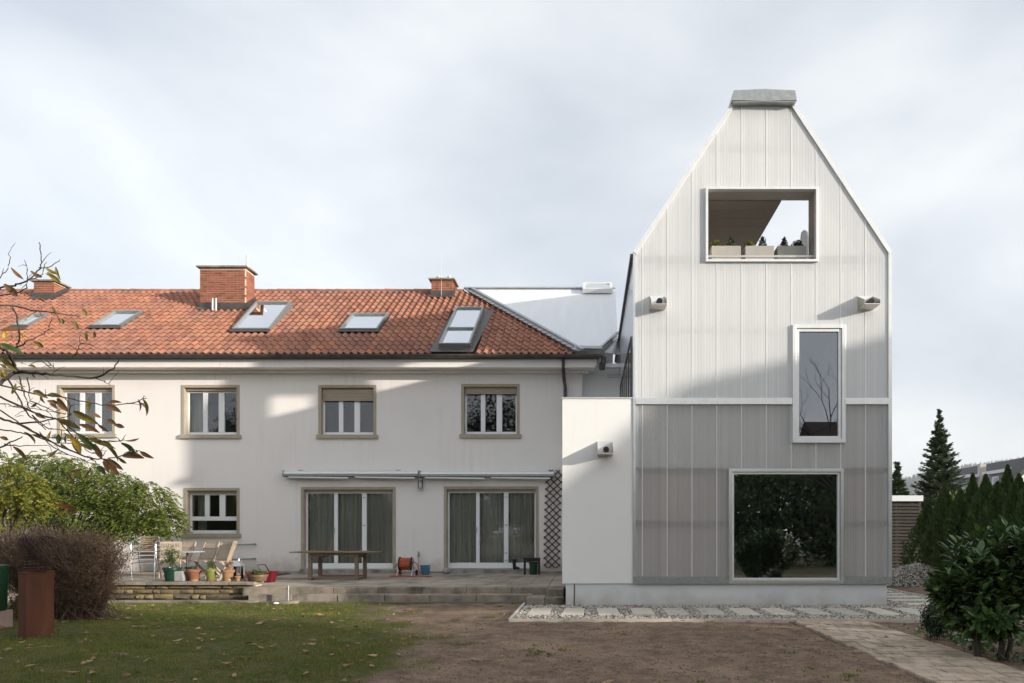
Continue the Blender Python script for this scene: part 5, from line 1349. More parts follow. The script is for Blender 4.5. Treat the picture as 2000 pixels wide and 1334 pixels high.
# red basket
Yb = 17.6; x = wx(517, Yb); zz = tZ(Yb)
rb = thing('basket', 'dark red plastic shopping basket with black handle on the terrace', 'basket', (x, Yb, zz))
w, d, hh = 40 / F * Yb / 2, .17, .27
m_ = MB()
vs = [(x - w * .8, Yb - d * .8, zz), (x + w * .8, Yb - d * .8, zz), (x + w * .8, Yb + d * .8, zz), (x - w * .8, Yb + d * .8, zz), (x - w, Yb - d, zz + hh), (x + w, Yb - d, zz + hh), (x + w, Yb + d, zz + hh), (x - w, Yb + d, zz + hh)]
m_.add(vs, [[0, 3, 2, 1], [0, 1, 5, 4], [1, 2, 6, 5], [2, 3, 7, 6], [3, 0, 4, 7]])
bo = m_.build('tub', MT['red_plastic'], rb); so = bo.modifiers.new('solid', 'SOLIDIFY'); so.thickness = .008
MB().box(x - w - .015, x + w + .015, Yb - d - .015, Yb - d + .004, zz + hh - .02, zz + hh + .006).box(x - w - .015, x + w + .015, Yb + d - .004, Yb + d + .015, zz + hh - .02, zz + hh + .006).box(x - w - .015, x - w + .004, Yb - d + .004, Yb + d - .004, zz + hh - .02, zz + hh + .006).box(x + w - .004, x + w + .015, Yb - d + .004, Yb + d - .004, zz + hh - .02, zz + hh + .006).build('rim', MT['red_plastic'], rb)
MB().tube([(x - w * .45, Yb, zz + hh), (x - w * .75, Yb + .02, zz + hh + .17), (x + .0, Yb + .02, zz + hh + .18), (x + w * .45, Yb, zz + hh)], .014, 6).build('handle', MT['black'], rb)
MB().box(x - w * .40, x - w * .05, Yb - d * .93 - .008, Yb - d * .93 - .004, zz + hh * .55, zz + hh * .72).build('badge', MT['frame'], rb)

# ------------------------------------------------------------------ left foreground: pedestal with wire sculpture, barrel
pc = [Vector((-8.49, 10.30, 0)), Vector((-8.40, 10.68, 0)), Vector((-8.58, 10.75, 0)), Vector((-8.67, 10.37, 0))]
pc = [Vector((-8.49, 10.30, 0)), Vector((-8.37, 10.69, 0)), Vector((-8.55, 10.76, 0)), Vector((-8.67, 10.37, 0))]
ped = thing('pedestal', 'tall rusted steel pedestal standing on the lawn', 'pedestal', tuple(sum(pc, Vector()) / 4))
MB().prism([p + Vector((0, 0, -.05)) for p in pc], (0, 0, 1.03)).build('body', MT['corten'], ped, bevel=.006)
cpv = sum(pc, Vector()) / 4
MB().prism([cpv + (p - cpv) * 1.04 + Vector((0, 0, .982)) for p in pc], (0, 0, .02)).build('top_plate', MT['corten'], ped)
sc_ = thing('wire_sculpture', 'dark woven wire basket sculpture with a plume of bent rods on the rusted pedestal', 'sculpture', (cpv.x, cpv.y, 1.0))
wz0 = 1.003; b = MB()
for k in range(6):
    rr = .13 + .01 * math.sin(k); b.tube([(cpv.x + rr * math.cos(t), cpv.y + rr * math.sin(t), wz0 + .012 + k * .045) for t in np.linspace(0, 6.283, 17)], .011, 5, cap=False)
for k in range(14):
    t = 2 * math.pi * k / 14; b.tube([(cpv.x + .13 * math.cos(t), cpv.y + .13 * math.sin(t), wz0), (cpv.x + .125 * math.cos(t), cpv.y + .125 * math.sin(t), wz0 + .25)], .009, 5)
b.build('basket', MT['willow'], sc_)
b = MB()
for k in range(34):
    t = rnd.uniform(0, 6.28); r0 = rnd.uniform(.02, .12)
    p0 = Vector((cpv.x + r0 * math.cos(t), cpv.y + r0 * math.sin(t), wz0 + .20))
    rad = rnd.uniform(.08, .2); s_ = rnd.uniform(.6, 1.)
    pts = [p0, p0 + Vector((-.06 * s_, 0, .10)), p0 + Vector((-.02 + rad * math.cos(t) * .6, rad * math.sin(t) * .6, .25 * s_ + .1)), p0 + Vector((.12 + rad * math.cos(t), rad * math.sin(t), .22 * s_)), p0 + Vector((.28 * s_ + .1 * math.cos(t), .1 * math.sin(t), .0)), p0 + Vector((.55 * s_, .05 * math.sin(t), -.12 + rnd.uniform(-.1, .1)))]
    b.tube(smooth_path(pts[:rnd.choice([4, 5, 6])], 4), .007, 4)
b.build('plume', MT['willow'], sc_)
br = thing('rain_barrel', 'green plastic rain barrel on a pink stone block at the left edge', 'barrel', (-10.07, 11.4, 0))
MB().lathe([(.26, 0), (.275, .02), (.285, .70), (.30, .705), (.30, .755), (.28, .77), (.03, .785)], (-10.07, 11.4, .29), 28).build('body', MT['green_plastic'], br, smooth=True)
bs2 = thing('barrel_block', 'pink stone block under the green rain barrel', 'stone block', (-10.07, 11.4, 0))
MB().box(-10.34, -9.82, 11.15, 11.65, -.05, .288).build('block', MT['pinkstone'], bs2, bevel=.015)

# ================================================================== PLANTS IN THE GARDEN
# yellow-green shrub by the wall: drooping compound leaves
def compound_shrub(name, label, blobs, m, n_fr, trunk, leaf=.07, seed=3):
    r2 = np.random.default_rng(seed)
    t = thing(name, label, 'shrub', trunk)
    P, U = [], []
    for (c, r, k) in blobs:
        c = np.array(c); r = np.array(r)
        for i in range(int(n_fr * k)):
            d = r2.normal(size=3); d /= np.linalg.norm(d); rad = .45 + .55 * r2.random() ** .5
            o = c + d * r * rad
            dirv = np.array([d[0], d[1] * .6 - .3, .25 - .9 * r2.random()]); dirv /= np.linalg.norm(dirv)
            ln = r2.uniform(.16, .34)
            side = np.cross(dirv, [0, 0, 1]); side /= np.linalg.norm(side) + 1e-6
            for j in range(6):
                u = (j + .6) / 6; q = o + dirv * ln * u + np.array([0, 0, -.10 * u * u])
                for s in (-1, 1): P.append(q + side * s * .028); U.append(side * s * .8 + dirv * .6 + np.array([0, 0, -.3]))
            P.append(o + dirv * ln * 1.05 + np.array([0, 0, -.1])); U.append(dirv)
    P, U = np.array(P), np.array(U); U /= np.linalg.norm(U, axis=1, keepdims=True)
    V, Fc = leaf_quads(P, leaf, aspect=2.6, rng=r2, up=U, upw=.82)
    link('crown', fast_mesh('crown', V - np.array(t['_b']), Fc), m, t)
    b = MB()
    for (c, r, k) in blobs:
        for i in range(5):
            e_ = Vector((c[0] + r2.uniform(-.6, .6) * r[0], c[1] + r2.uniform(-.5, .5) * r[1], c[2] + r2.uniform(-.2, .7) * r[2]))
            s0 = Vector(trunk) + Vector((r2.uniform(-.15, .15), r2.uniform(-.1, .1), 0)); mid = s0.lerp(e_, .5) + Vector((r2.uniform(-.2, .2), r2.uniform(-.1, .1), .25))
            b.tube(smooth_path([s0, mid, e_], 4), [.035, .008], 5)
    b.build('trunk', MT['bark_light'], t, smooth=True)
    return t
Yw = 18.9
def sp(px, py, Y=Yw): return (wx(px, Y), Y, wz(py, Y))
def rpx(a, b, d, Y=Yw): return (a / F * Y, d, b / F * Y)
compound_shrub('wall_shrub', 'large arching green and yellow leafed shrub against the sunlit wall', [
    (sp(275, 985), rpx(62, 48, .7), .95), (sp(215, 965), rpx(60, 50, .7), .9), (sp(150, 945), rpx(60, 52, .8), .95), (sp(85, 925), rpx(60, 45, .8), .85),
    (sp(320, 1015), rpx(30, 32, .5), .45), (sp(60, 985), rpx(80, 50, .8), .7), (sp(170, 1000), rpx(80, 40, .8), .8), (sp(250, 1035), rpx(70, 25, .6), .6), (sp(-20, 930), rpx(60, 60, .8), .6)], MT['lf_shrub'], 560, (wx(120, Yw), Yw, LZ), leaf=.075)
compound_shrub('yellow_shrub', 'smaller bright yellow leafed shrub in front of the green shrub at the left edge', [
    (sp(20, 945, 16.9), rpx(55, 45, .5, 16.9), 1), (sp(60, 975, 16.9), rpx(40, 30, .4, 16.9), .6), (sp(0, 1000, 16.9), rpx(60, 40, .5, 16.9), .5)], MT['lf_yellow'], 260, (wx(15, 16.9), 16.9, .2), leaf=.085, seed=5)

# barberry-like thicket of fine reddish twigs
def thicket(name, label, c, blobs, n, m_t, m_l, seed=11):
    r2 = np.random.default_rng(seed); t = thing(name, label, 'shrub', c)
    V, Fc, LP = [], [], []; k = 0
    cc = np.array(c)
    for i in range(n):
        bc, br, wgt = blobs[r2.choice(len(blobs), p=[b[2] for b in blobs])]
        d = r2.normal(size=3); d /= np.linalg.norm(d)
        e_ = np.array(bc) + d * np.array(br) * r2.random() ** .33 * (1.0 if r2.random() > .07 else r2.uniform(1.05, 1.3))
        if e_[2] < .04: e_[2] = .04 + .1 * r2.random()
        s0 = cc + np.array([r2.normal() * .35, r2.normal() * .22, 0])
        st = r2.uniform(.45, .75); mid = s0 + (e_ - s0) * st + np.array([0, 0, .22 * r2.random()])
        pts = [mid, (mid + e_) / 2 + r2.normal(size=3) * .075, e_ + r2.normal(size=3) * .06]
        if i % 3 == 0: q_ = pts[1]; pts = [q_, q_ + r2.normal(size=3) * .07, q_ + r2.normal(size=3) * .13]
        if i % 7 == 0: pts = [s0] + pts
        w0 = .0032 if i % 7 else .008
        for j in range(len(pts) - 1):
            a, b = pts[j], pts[j + 1]; u = np.cross(b - a, r2.normal(size=3)); u /= np.linalg.norm(u) + 1e-9
            v = np.cross(b - a, u); v /= np.linalg.norm(v) + 1e-9
            wa, wb = w0 * (1 - .25 * j), w0 * (1 - .25 * (j + 1))
            for (q, s) in ((a, wa), (b, wb)):
                for g in (0, 2.09, 4.19): V.append(q + (u * math.cos(g) + v * math.sin(g)) * s)
            for g in range(3): Fc.append([k + g, k + (g + 1) % 3, k + 3 + (g + 1) % 3, k + 3 + g])
            k += 6
            for _ in range(5): LP.append(a + (b - a) * r2.random() + r2.normal(size=3) * .02)
    link('twigs', fast_mesh('twigs', np.array(V) - np.array(t['_b']), np.array(Fc)), m_t, t)
    leaf_object('foliage', np.array(LP), .026, m_l, t, t['_b'], aspect=1.7, rng=r2)
    return t
bc = (-9.75, 12.75, 0)
B = lambda px, py, Y, rx, rz, ry, w: ((wx(px, Y), Y, wz(py, Y)), (rx / F * Y, ry, rz / F * Y), w)
thicket('twiggy_bush', 'dense reddish brown twiggy bush behind the rusted pedestal', bc, [B(120, 1085, 12.7, 95, 62, .8, .34), B(40, 1080, 12.7, 80, 60, .8, .24), B(170, 1140, 12.6, 55, 55, .6, .2), B(200, 1075, 12.7, 55, 40, .5, .10), B(90, 1165, 12.7, 80, 45, .7, .12)], 8200, MT['twig'], MT['lf_barberry'])

# cherry laurel at the right
def laurel(name, label, c, blobs, n, seed=21):
    r2 = np.random.default_rng(seed); t = thing(name, label, 'shrub', c)
    b = MB(); V, Fc = [], []; k = 0
    tips = []
    for i in range(n):
        bc_, br_ = blobs[r2.choice(len(blobs))]
        d = r2.normal(size=3); d /= np.linalg.norm(d); d[2] = d[2] * .9 + .05
        e_ = np.array(bc_) + d * np.array(br_) * (.5 + .5 * r2.random() ** .5)
        if e_[2] < .12: continue
        outd = e_ - np.array([c[0], c[1], .3]); outd /= np.linalg.norm(outd); outd = outd * .6 + np.array([0, 0, .7]) * (1 if e_[2] > .8 else .1); outd /= np.linalg.norm(outd)
        tips.append((e_, outd))
        for j in range(9):     # whorl of long glossy leaves round a shoot
            a = r2.uniform(0, 6.28); side = np.cross(outd, [math.cos(a), math.sin(a), .3]); side /= np.linalg.norm(side)
            droop = .15 + .75 * j / 9
            ld = outd * (1 - droop) + side * (.35 + droop) + np.array([0, 0, -.25 * droop]); ld /= np.linalg.norm(ld)
            base_ = e_ - outd * .018 * j; ln = r2.uniform(.11, .18); wdt_ = ln * .21
            w_ = np.cross(ld, outd); w_ /= np.linalg.norm(w_) + 1e-9; up_ = np.cross(w_, ld)
            pts = [base_, base_ + ld * ln * .35 + w_ * wdt_ + up_ * .008, base_ + ld * ln * .75 + w_ * wdt_ * .8 + up_ * .0, base_ + ld * ln - up_ * .02, base_ + ld * ln * .75 - w_ * wdt_ * .8, base_ + ld * ln * .35 - w_ * wdt_ + up_ * .008]
            V += pts; Fc += [[k, k + 1, k + 2, k + 3], [k, k + 3, k + 4, k + 5]]; k += 6
    link('crown', fast_mesh('crown', np.array(V) - np.array(t['_b']), np.array(Fc)), MT['lf_laurel'], t)
    for i in range(7):
        a = r2.uniform(0, 6.28); f_ = Vector((c[0] + .22 * math.cos(a), c[1] + .16 * math.sin(a), -.03)); q = tips[r2.integers(len(tips))][0]
        m_ = f_.lerp(Vector(q), .5) + Vector((0, 0, .15)); b.tube(smooth_path([f_, f_ + Vector((.05 * math.cos(a), .05 * math.sin(a), .35)), m_, Vector(q)], 4), [.030, .008], 6)
    for i in range(60):
        q = Vector(tips[r2.integers(len(tips))][0]); f_ = Vector((c[0] + r2.uniform(-.3, .3), c[1] + r2.uniform(-.2, .2), .5)); b.tube([f_, f_.lerp(q, .6) + Vector((0, 0, .08)), q], [.012, .005], 4)
    b.build('trunk', MT['bark'], t, smooth=True)
    return t
lc = (wx(1935, 8.75), 8.75, 0)
LB = lambda px, py, Y, rx, rz, ry: ((wx(px, Y), Y, wz(py, Y)), (rx / F * Y, ry, rz / F * Y))
laurel('laurel_bush', 'dark glossy laurel bush with several stems beside the paved path', lc,
       [LB(1940, 1095, 8.8, 85, 68, .45), LB(1990, 1080, 8.7, 70, 60, .4), LB(1900, 1140, 8.8, 62, 60, .4), LB(1965, 1160, 8.7, 80, 50, .35), LB(2040, 1130, 8.8, 70, 90, .4), LB(1880, 1195, 8.9, 38, 40, .3), LB(1850, 1150, 8.9, 30, 40, .25), LB(1935, 1205, 8.6, 60, 35, .3)], 640)
P = clump_points((wx(1830, 10.3), 10.3, .30), (.20, .20, .28), 260, 16, .035, shell=.35); P = P[P[:, 2] > .01]
bxs = thing('box_bush', 'small dark box bush at the edge of the soil', 'shrub', (wx(1830, 10.3), 10.3, 0))
leaf_object('crown', P, .035, MT['lf_box'], bxs, bxs['_b'], aspect=1.8)
b = MB()
for k in range(8): a = rnd.uniform(0, 6.28); b.tube([(wx(1830, 10.3), 10.3, -.02), (wx(1830, 10.3) + .15 * math.cos(a), 10.3 + .15 * math.sin(a), .4)], [.010, .004], 4)
b.build('trunk', MT['bark'], bxs)
# undergrowth under the laurel
n = 2600; x = rng.uniform(5.0, 8.2, n); y = rng.uniform(8.0, 11.3, n); k = (x > 5.0 + .3 * rng.random(n)); P = np.stack([x, y, rng.random(n) * .10], -1)[k & (vnoise(x, y, 2, 12) > .45)]
tag(leaf_object('undergrowth', P, .08, MT['lf_laurel'], None, aspect=1.8), 'low dark ground cover under the laurel bush', 'ground cover', kind='stuff')

# thuja hedge: single trees
def thuja(c, h, r, label, seed):
    r2 = np.random.default_rng(seed); t = thing('thuja_tree', label, 'tree', c, group='thuja trees in a row')
    n = int(5200 * h / 2.6); u = r2.random(n) ** .8
    prof = np.where(u < .18, .75 + 1.4 * u, (1 - ((u - .18) / .82) ** 1.5)) * 1.0
    a = r2.uniform(0, 6.283, n); lob = 1 + .22 * np.sin(a * 5 + u * 14 + seed) + .14 * np.sin(a * 9 - u * 23) + .10 * np.sin(a * 2 + seed * 3.1)
    rad = r * 1.12 * prof * lob * (.72 + .28 * r2.random(n) ** .5)
    P = np.stack([c[0] + rad * np.cos(a), c[1] + rad * np.sin(a), .03 + u * h * 1.0], -1)
    U = np.stack([np.cos(a) * .55, np.sin(a) * .55, np.ones(n)], -1)
    V, Fc = leaf_quads(P, .11, aspect=2.6, rng=r2, up=U, upw=.7)
    link('crown', fast_mesh('crown', V - np.array(c), Fc), MT['lf_thuja'], t)
    MB().tube([(c[0], c[1], -.05), (c[0], c[1], h * .7)], [.06, .02], 6).build('trunk', MT['bark'], t)
TH = [(1812, 21.6, 985, .62), (1845, 20.9, 948, .60), (1876, 20.2, 958, .58), (1900, 20.6, 928, .50), (1925, 19.2, 930, .55), (1948, 18.4, 945, .60), (1968, 19.6, 912, .5), (1990, 17.6, 930, .60), (2025, 16.8, 905, .62), (2060, 15.9, 930, .6)]
for i, (px, Y, py, r) in enumerate(TH):
    lab = ['nearest the slatted shed, first in the hedge row', 'second from the slatted shed', 'third from the slatted shed, lower than its neighbours', 'narrow, behind the third and fifth', 'fifth from the slatted shed', 'broad, with its tip below the grey dormer', 'slim and pointed, in front of the white gable', 'large, left of the frame edge above the laurel', 'at the picture edge above the laurel', 'last of the row beyond the picture edge'][i]
    thuja((wx(px, Y), Y, 0), wz(py, Y), r, 'dark green thuja ' + lab, 100 + i)

# fir and a second conifer behind the shed
def fir(name, label, c, h, rbase, seed, n_wh=26, m='lf_fir', needle=.16):
    r2 = np.random.default_rng(seed); t = thing(name, label, 'tree', c)
    MB().tube([(c[0], c[1], -.1), (c[0], c[1], h * .6), (c[0], c[1], h)], [.14, .07, .01], 8).build('trunk', MT['bark'], t, smooth=True)
    P, U = [], []; b = MB()
    for w in range(n_wh):
        u = ((w + .5) / n_wh) ** .92; z = h * (.04 + .95 * u); L_ = rbase * (1 - u) ** 1.0 + .04
        nb = 12 if u < .85 else 7
        for k in range(nb):
            a = 2 * math.pi * k / nb + w * 1.3 + r2.normal() * .15; ll = L_ * r2.uniform(.55, 1.15)
            d = np.array([math.cos(a), math.sin(a), 0])
            zj = r2.normal() * .35 * h / n_wh
            f = lambda s: np.array([c[0], c[1], c[2] + z + zj]) + d * ll * s + np.array([0, 0, ll * (.10 * s + .20 * s * s - .12)])
            b.tube([f(0), f(.5), f(1)], [.014, .004], 3, cap=False)
            nn = int(20 + 95 * ll)
            for s in np.sort(r2.random(nn) ** .8):
                q = f(s); sd = np.array([-d[1], d[0], 0]) * r2.choice([-1, 1])
                off = (1 - s * .75) * ll * .42 * r2.random()
                P.append(q + sd * off + d * off * .5 + np.array([0, 0, r2.normal() * .03])); U.append(d * .7 + sd * .6 + np.array([0, 0, .15]))
    P, U = np.array(P), np.array(U); U /= np.linalg.norm(U, axis=1, keepdims=True)
    V, Fc = leaf_quads(P, needle, aspect=3.4, rng=r2, up=U, upw=.8)
    link('crown', fast_mesh('crown', V - np.array(c), Fc), MT[m], t)
    b.build('branches', MT['bark'], t)
Yf = 27.0
fir('fir_tree', 'tall pointed fir tree standing behind the thuja row', (wx(1835, Yf), Yf, 0), wz(800, Yf), 1.75, 31, n_wh=34, needle=.125)
fir('conifer', 'small dark conifer behind the slatted shed beside the silver house', (wx(1752, 29), 29, 0), wz(906, 29), 1.3, 32, n_wh=16, needle=.22)
P = clump_points((wx(1880, 25), 25, 1.6), (.7, .7, 1.5), 60, 40, .12); ys = thing('garden_tree', 'yellow-green leafy tree between the fir and the thujas', 'tree', (wx(1880, 25), 25, 0))
leaf_object('crown', P, .12, MT['lf_shrub'], ys, ys['_b'], aspect=2); MB().tube([(wx(1880, 25), 25, 0), (wx(1880, 25), 25, 2)], [.06, .02], 6).build('trunk', MT['bark'], ys)

# slatted shed
Yd = 24.0; sa, sb_ = wx(1700, Yd), wx(1800, Yd)
sh = thing('slatted_shed', 'flat-roofed shed with dark horizontal slats and a white fascia', 'shed', ((sa + sb_) / 2, Yd, 0))
MB().box(sa, sb_, Yd - .12, Yd + 2.2, wz(979, Yd), wz(968, Yd)).build('roof_fascia', MT['white_paint'], sh)
zt_ = wz(980, Yd); z = .05
while z < zt_ - .06:
    MB().box(sa + .05, sb_ - .05, Yd, Yd + .03, z, z + .085).build('slat', MT['slat_dark'], sh); z += .118
MB().box(sa + .02, sb_ - .02, Yd + .10, Yd + .14, 0, zt_).build('inner_wall', MT['metal_dark'], sh)
for x in (sa, (sa + sb_) / 2, sb_ - .09): MB().box(x, x + .09, Yd + .031, Yd + .099, -.05, zt_).build('post', MT['slat_dark'], sh)

# ================================================================== DISTANCE
# dark-roofed house at the right
fh = thing('dormer_house', 'grey house with long dark roof and flat dormers beyond the thujas', 'house', (42, 62, 0))
A = Vector((36.1, 66, 0)); D_ = Vector((35.8, 48, 0))
dirr = (D_ - A); dirr.z = 0; dl = dirr.normalized(); pn = Vector((dl.y, -dl.x, 0)); pn = pn if pn.x < 0 else -pn
zr_ = 7.75
def fp(s, out, z): v = Vector((A.x, A.y, 0)) + dl * s + pn * out; return Vector((v.x, v.y, z))
Lh = dirr.length + 8; ez = 4.3
MB().prism([fp(-1, 0, zr_ - .2), fp(Lh, 0, zr_ - .2), fp(Lh, 4.6, ez), fp(-1, 4.6, ez)], (0, 0, .25)).prism([fp(-1, 0, zr_ - .2), fp(Lh, 0, zr_ - .2), fp(Lh, -4.6, ez), fp(-1, -4.6, ez)], (0, 0, .25)).build('roof', mat('dark_roof', (.075, .07, .07), (.09, .085, .085), 2, rough=.8), fh)
MB().prism([fp(-.5, 4.2, 0), fp(Lh - .5, 4.2, 0), fp(Lh - .5, 4.2, ez), fp(-.5, 4.2, ez)], -pn * 8.4).build('wall', mat('grey_render', (.42, .41, .40), rough=.9), fh)
for s0, wd_ in ((5.2, 3.6), (11.5, 5.0)):
    dm = MB().prism([fp(s0, 3.9, ez + .2), fp(s0 + wd_, 3.9, ez + .2), fp(s0 + wd_, 3.9, ez + 1.9), fp(s0, 3.9, ez + 1.9)], -pn * 3).build('dormer', mat('dormer_wall', (.36, .36, .37), rough=.8), fh)
    MB().prism([fp(s0 - .3, 4.3, ez + 1.9), fp(s0 + wd_ + .3, 4.3, ez + 1.9), fp(s0 + wd_ + .3, .8, ez + 1.95), fp(s0 - .3, .8, ez + 1.95)], (0, 0, .25)).build('dormer_roof', MT['white_paint'], dm)
    for q in (.5, 2.2):
        wv_ = MB().prism([fp(s0 + q, 3.93, ez + .4), fp(s0 + q + .9, 3.93, ez + .4), fp(s0 + q + .9, 3.93, ez + 1.7), fp(s0 + q, 3.93, ez + 1.7)], pn * .05).build('window', MT['frame'], dm)
        MB().prism([fp(s0 + q + .12, 3.985, ez + .5), fp(s0 + q + .78, 3.985, ez + .5), fp(s0 + q + .78, 3.985, ez + 1.6), fp(s0 + q + .12, 3.985, ez + 1.6)], pn * .02).build('pane', MT['glass_coated'], wv_)
MB().prism([fp(8.9, 3.4, ez + .6), fp(9.3, 3.4, ez + .6), fp(9.3, 3.4, ez + 3.0), fp(8.9, 3.4, ez + 3.0)], -pn * .5).build('chimney', mat('pale_chimney', (.5, .46, .42), rough=.9), fh)
# white gabled house at the right edge
gh = thing('white_gable_house', 'white gable end with dark roof edge at the right picture edge', 'house', (wx(2000, 40), 40, 0))
Yg = 42.0; g0, g1 = (wx(1966, Yg), wz(951, Yg)), (wx(2040, Yg), wz(884, Yg))
MB().prism([(g0[0] + .35, Yg, 0), (g1[0] + 3, Yg, 0), (g1[0] + 3, Yg, g1[1] - 2.4), (g1[0], Yg, g1[1] - .15), (g0[0] + .35, Yg, g0[1] + .1)], (.5, 2.2, 0)).build('wall', MT['newrender'], gh)
MB().prism([(g0[0], Yg - .3, g0[1]), (g1[0], Yg - .3, g1[1]), (g1[0], Yg - .3, g1[1] + .28), (g0[0], Yg - .3, g0[1] + .28)], (.5, 2.6, 0)).build('roof', mat('dark_roof_edge', (.07, .065, .06), rough=.8), gh)
# wooded hill
hillm = mat('hill_floor', (.03, .045, .02), (.045, .055, .025), .01, rough=1)
D0 = 1500
hs = np.linspace(450, 2600, 70); hd = np.linspace(0, 900, 14)
def hill_z(x, d):
    base_ = np.interp(x / D0, [.30, .45, .50, .565, .64, .9, 1.6], [0, .060, .078, .096, .112, .116, .116]) * D0
    return base_ * np.clip(d / 350, 0, 1) ** .8 + 10 * np.sin(x / 90) * np.clip(d / 350, 0, 1)
HXg, HDg = np.meshgrid(hs, hd, indexing='ij'); HZg = hill_z(HXg, HDg) - 2
idx = np.arange(70 * 14).reshape(70, 14); Fh = np.stack([idx[:-1, :-1], idx[1:, :-1], idx[1:, 1:], idx[:-1, 1:]], -1).reshape(-1, 4)
tag(link('hill', fast_mesh('hill', np.stack([HXg, D0 - 350 + HDg, HZg], -1).reshape(-1, 3), Fh, True), hillm), 'long wooded hill rising behind the houses', 'hill', kind='structure')
n = 9000; r2 = np.random.default_rng(77)
x = r2.uniform(460, 1700, n); d = r2.uniform(0, 420, n); z = hill_z(x, d) - 3; hh_ = r2.uniform(9, 17, n); rr = hh_ * r2.uniform(.16, .28, n)
V, Fc = [], []
ang = np.arange(5) * 2 * np.pi / 5
for tier, (zb_, rt) in enumerate(((.05, 1.0), (.38, .72), (.62, .45))):
    ring = np.stack([x[:, None] + rr[:, None] * rt * np.cos(ang + tier) * r2.uniform(.7, 1.2, (n, 5)), (D0 - 350 + d)[:, None] + rr[:, None] * rt * np.sin(ang + tier), np.repeat((z + hh_ * zb_)[:, None], 5, 1) + r2.uniform(-.5, .5, (n, 5))], -1)
    top = np.stack([x, D0 - 350 + d, z + hh_ * min(1, zb_ + .5)], -1)[:, None]
    V.append(np.concatenate([ring, top], 1))
VV = np.stack(V, 1).reshape(-1, 3); m_ = n * 3
tri = np.array([[k, (k + 1) % 5, 5] for k in range(5)]); FF = (tri[None] + 6 * np.arange(m_)[:, None, None]).reshape(-1, 3)
tag(link('forest', fast_mesh('forest', VV, FF), MT['lf_fir']), 'conifer forest covering the distant hill', 'forest', kind='stuff')

# ------------------------------------------------------------------ garden behind and beside the camera (shade and reflections)
nh = thing('neighbour_house', 'neighbouring house with hipped dark roof to the right of the garden', 'house', (24.5, 8, 0))
RD = mat('neighbour_roof', (.11, .07, .055), (.14, .085, .065), 2, rough=.85)
e0, e1, r0, r1 = (22.0, 2.2), (27.0, 15.5), (24.4, 4.1), (24.4, 13.5)
zE_, zR_ = 6.0, 10.1
MB().add([(e0[0], e0[1], zE_), (e1[0], e0[1], zE_), (e1[0], e1[1], zE_), (e0[0], e1[1], zE_), (r0[0], r0[1], zR_), (r1[0], r1[1], zR_)], [[3, 2, 1, 0], [0, 1, 4], [1, 2, 5, 4], [2, 3, 5], [3, 0, 4, 5]]).build('roof', RD, nh)
wb = MB().box(22.4, 26.6, 2.6, 15.1, 0, 5.98).build('wall', MT['render'], nh)
for y in (4, 7, 10, 13):
    for z in (1.2, 4.0): wv_ = MB().box(22.36, 22.4, y, y + 1.1, z, z + 1.3).build('window', MT['frame'], nh); MB().box(22.34, 22.358, y + .1, y + 1.0, z + .1, z + 1.2).build('pane', MT['glass'], wv_)
rh = thing('rear_house', 'pale house with dark pitched roof behind the garden', 'house', (19, -14, 0))
MB().box(14.5, 24, -19, -11, 0, 5.2).build('wall', MT['render'], rh)
MB().prism([(14, -19.6, 5.0), (14, -10.4, 5.0), (14, -15, 8.8)], (10.5, 0, 0)).build('roof', RD, rh)
def leafy_tree(label, c, h, r, seed, n_cl=150, per=50, m='lf_tree', zlo=.12):
    r2 = np.random.default_rng(seed); t = thing('broadleaf_tree', label, 'tree', c, group='trees behind the garden')
    P = clump_points((c[0], c[1], h * (.5 + zlo / 2)), (r, r, h * (.5 - zlo / 2)), n_cl, per, r * .13, rng=r2, shell=.35)
    leaf_object('crown', P, .22, MT[m], t, t['_b'], aspect=1.7, rng=r2)
    b = MB().tube([(c[0], c[1], -.1), (c[0], c[1], h * .45)], [.2, .1], 8)
    for k in range(8):
        a = 2 * math.pi * k / 8; b.tube([(c[0], c[1], h * (.15 + .03 * k)), (c[0] + r * .6 * math.cos(a), c[1] + r * .6 * math.sin(a), h * (.45 + .05 * k))], [.07, .02], 5)
    b.build('trunk', MT['bark'], t)
leafy_tree('dense tree beside the neighbouring house, nearest the garden', (25.5, -1.0, 0), 6.7, 2.0, 41, 170, 60)
leafy_tree('dense tree beyond the path to the right of the camera', (24.0, -4.4, 0), 9.6, 2.6, 42, 190, 60)
leafy_tree('broad tree far to the right behind the camera', (26.5, -8.6, 0), 9.4, 3.0, 43, 190, 60)
leafy_tree('dense evergreen behind the camera facing the picture window', (8.2, -5.2, 0), 5.6, 2.4, 44, 200, 60, 'lf_evergreen', .02)
leafy_tree('second dense evergreen behind the camera facing the picture window', (12.2, -4.6, 0), 5.4, 2.4, 45, 200, 60, 'lf_evergreen', .02)
leafy_tree('tall dense tree behind the camera facing the terrace', (-6.0, -7.0, 0), 11.5, 3.4, 46, 220, 60)
leafy_tree('tall dense tree behind the camera on the left', (-24.0, -7.0, 0), 10.5, 3.6, 47, 200, 60)
leafy_tree('low dense evergreen behind the camera on the left', (-16.5, -5.0, 0), 5.2, 3.2, 48, 200, 60, 'lf_evergreen', .02)
leafy_tree('low evergreen behind the camera facing the right terrace door', (-9.5, -6.2, 0), 5.2, 2.6, 49, 180, 60, 'lf_evergreen', .02)
leafy_tree('low evergreen straight behind the camera', (-2.5, -6.0, 0), 5.0, 2.8, 50, 180, 60, 'lf_evergreen', .02)
leafy_tree('low evergreen behind the camera towards the path', (3.2, -6.0, 0), 5.0, 2.8, 51, 180, 60, 'lf_evergreen', .02)
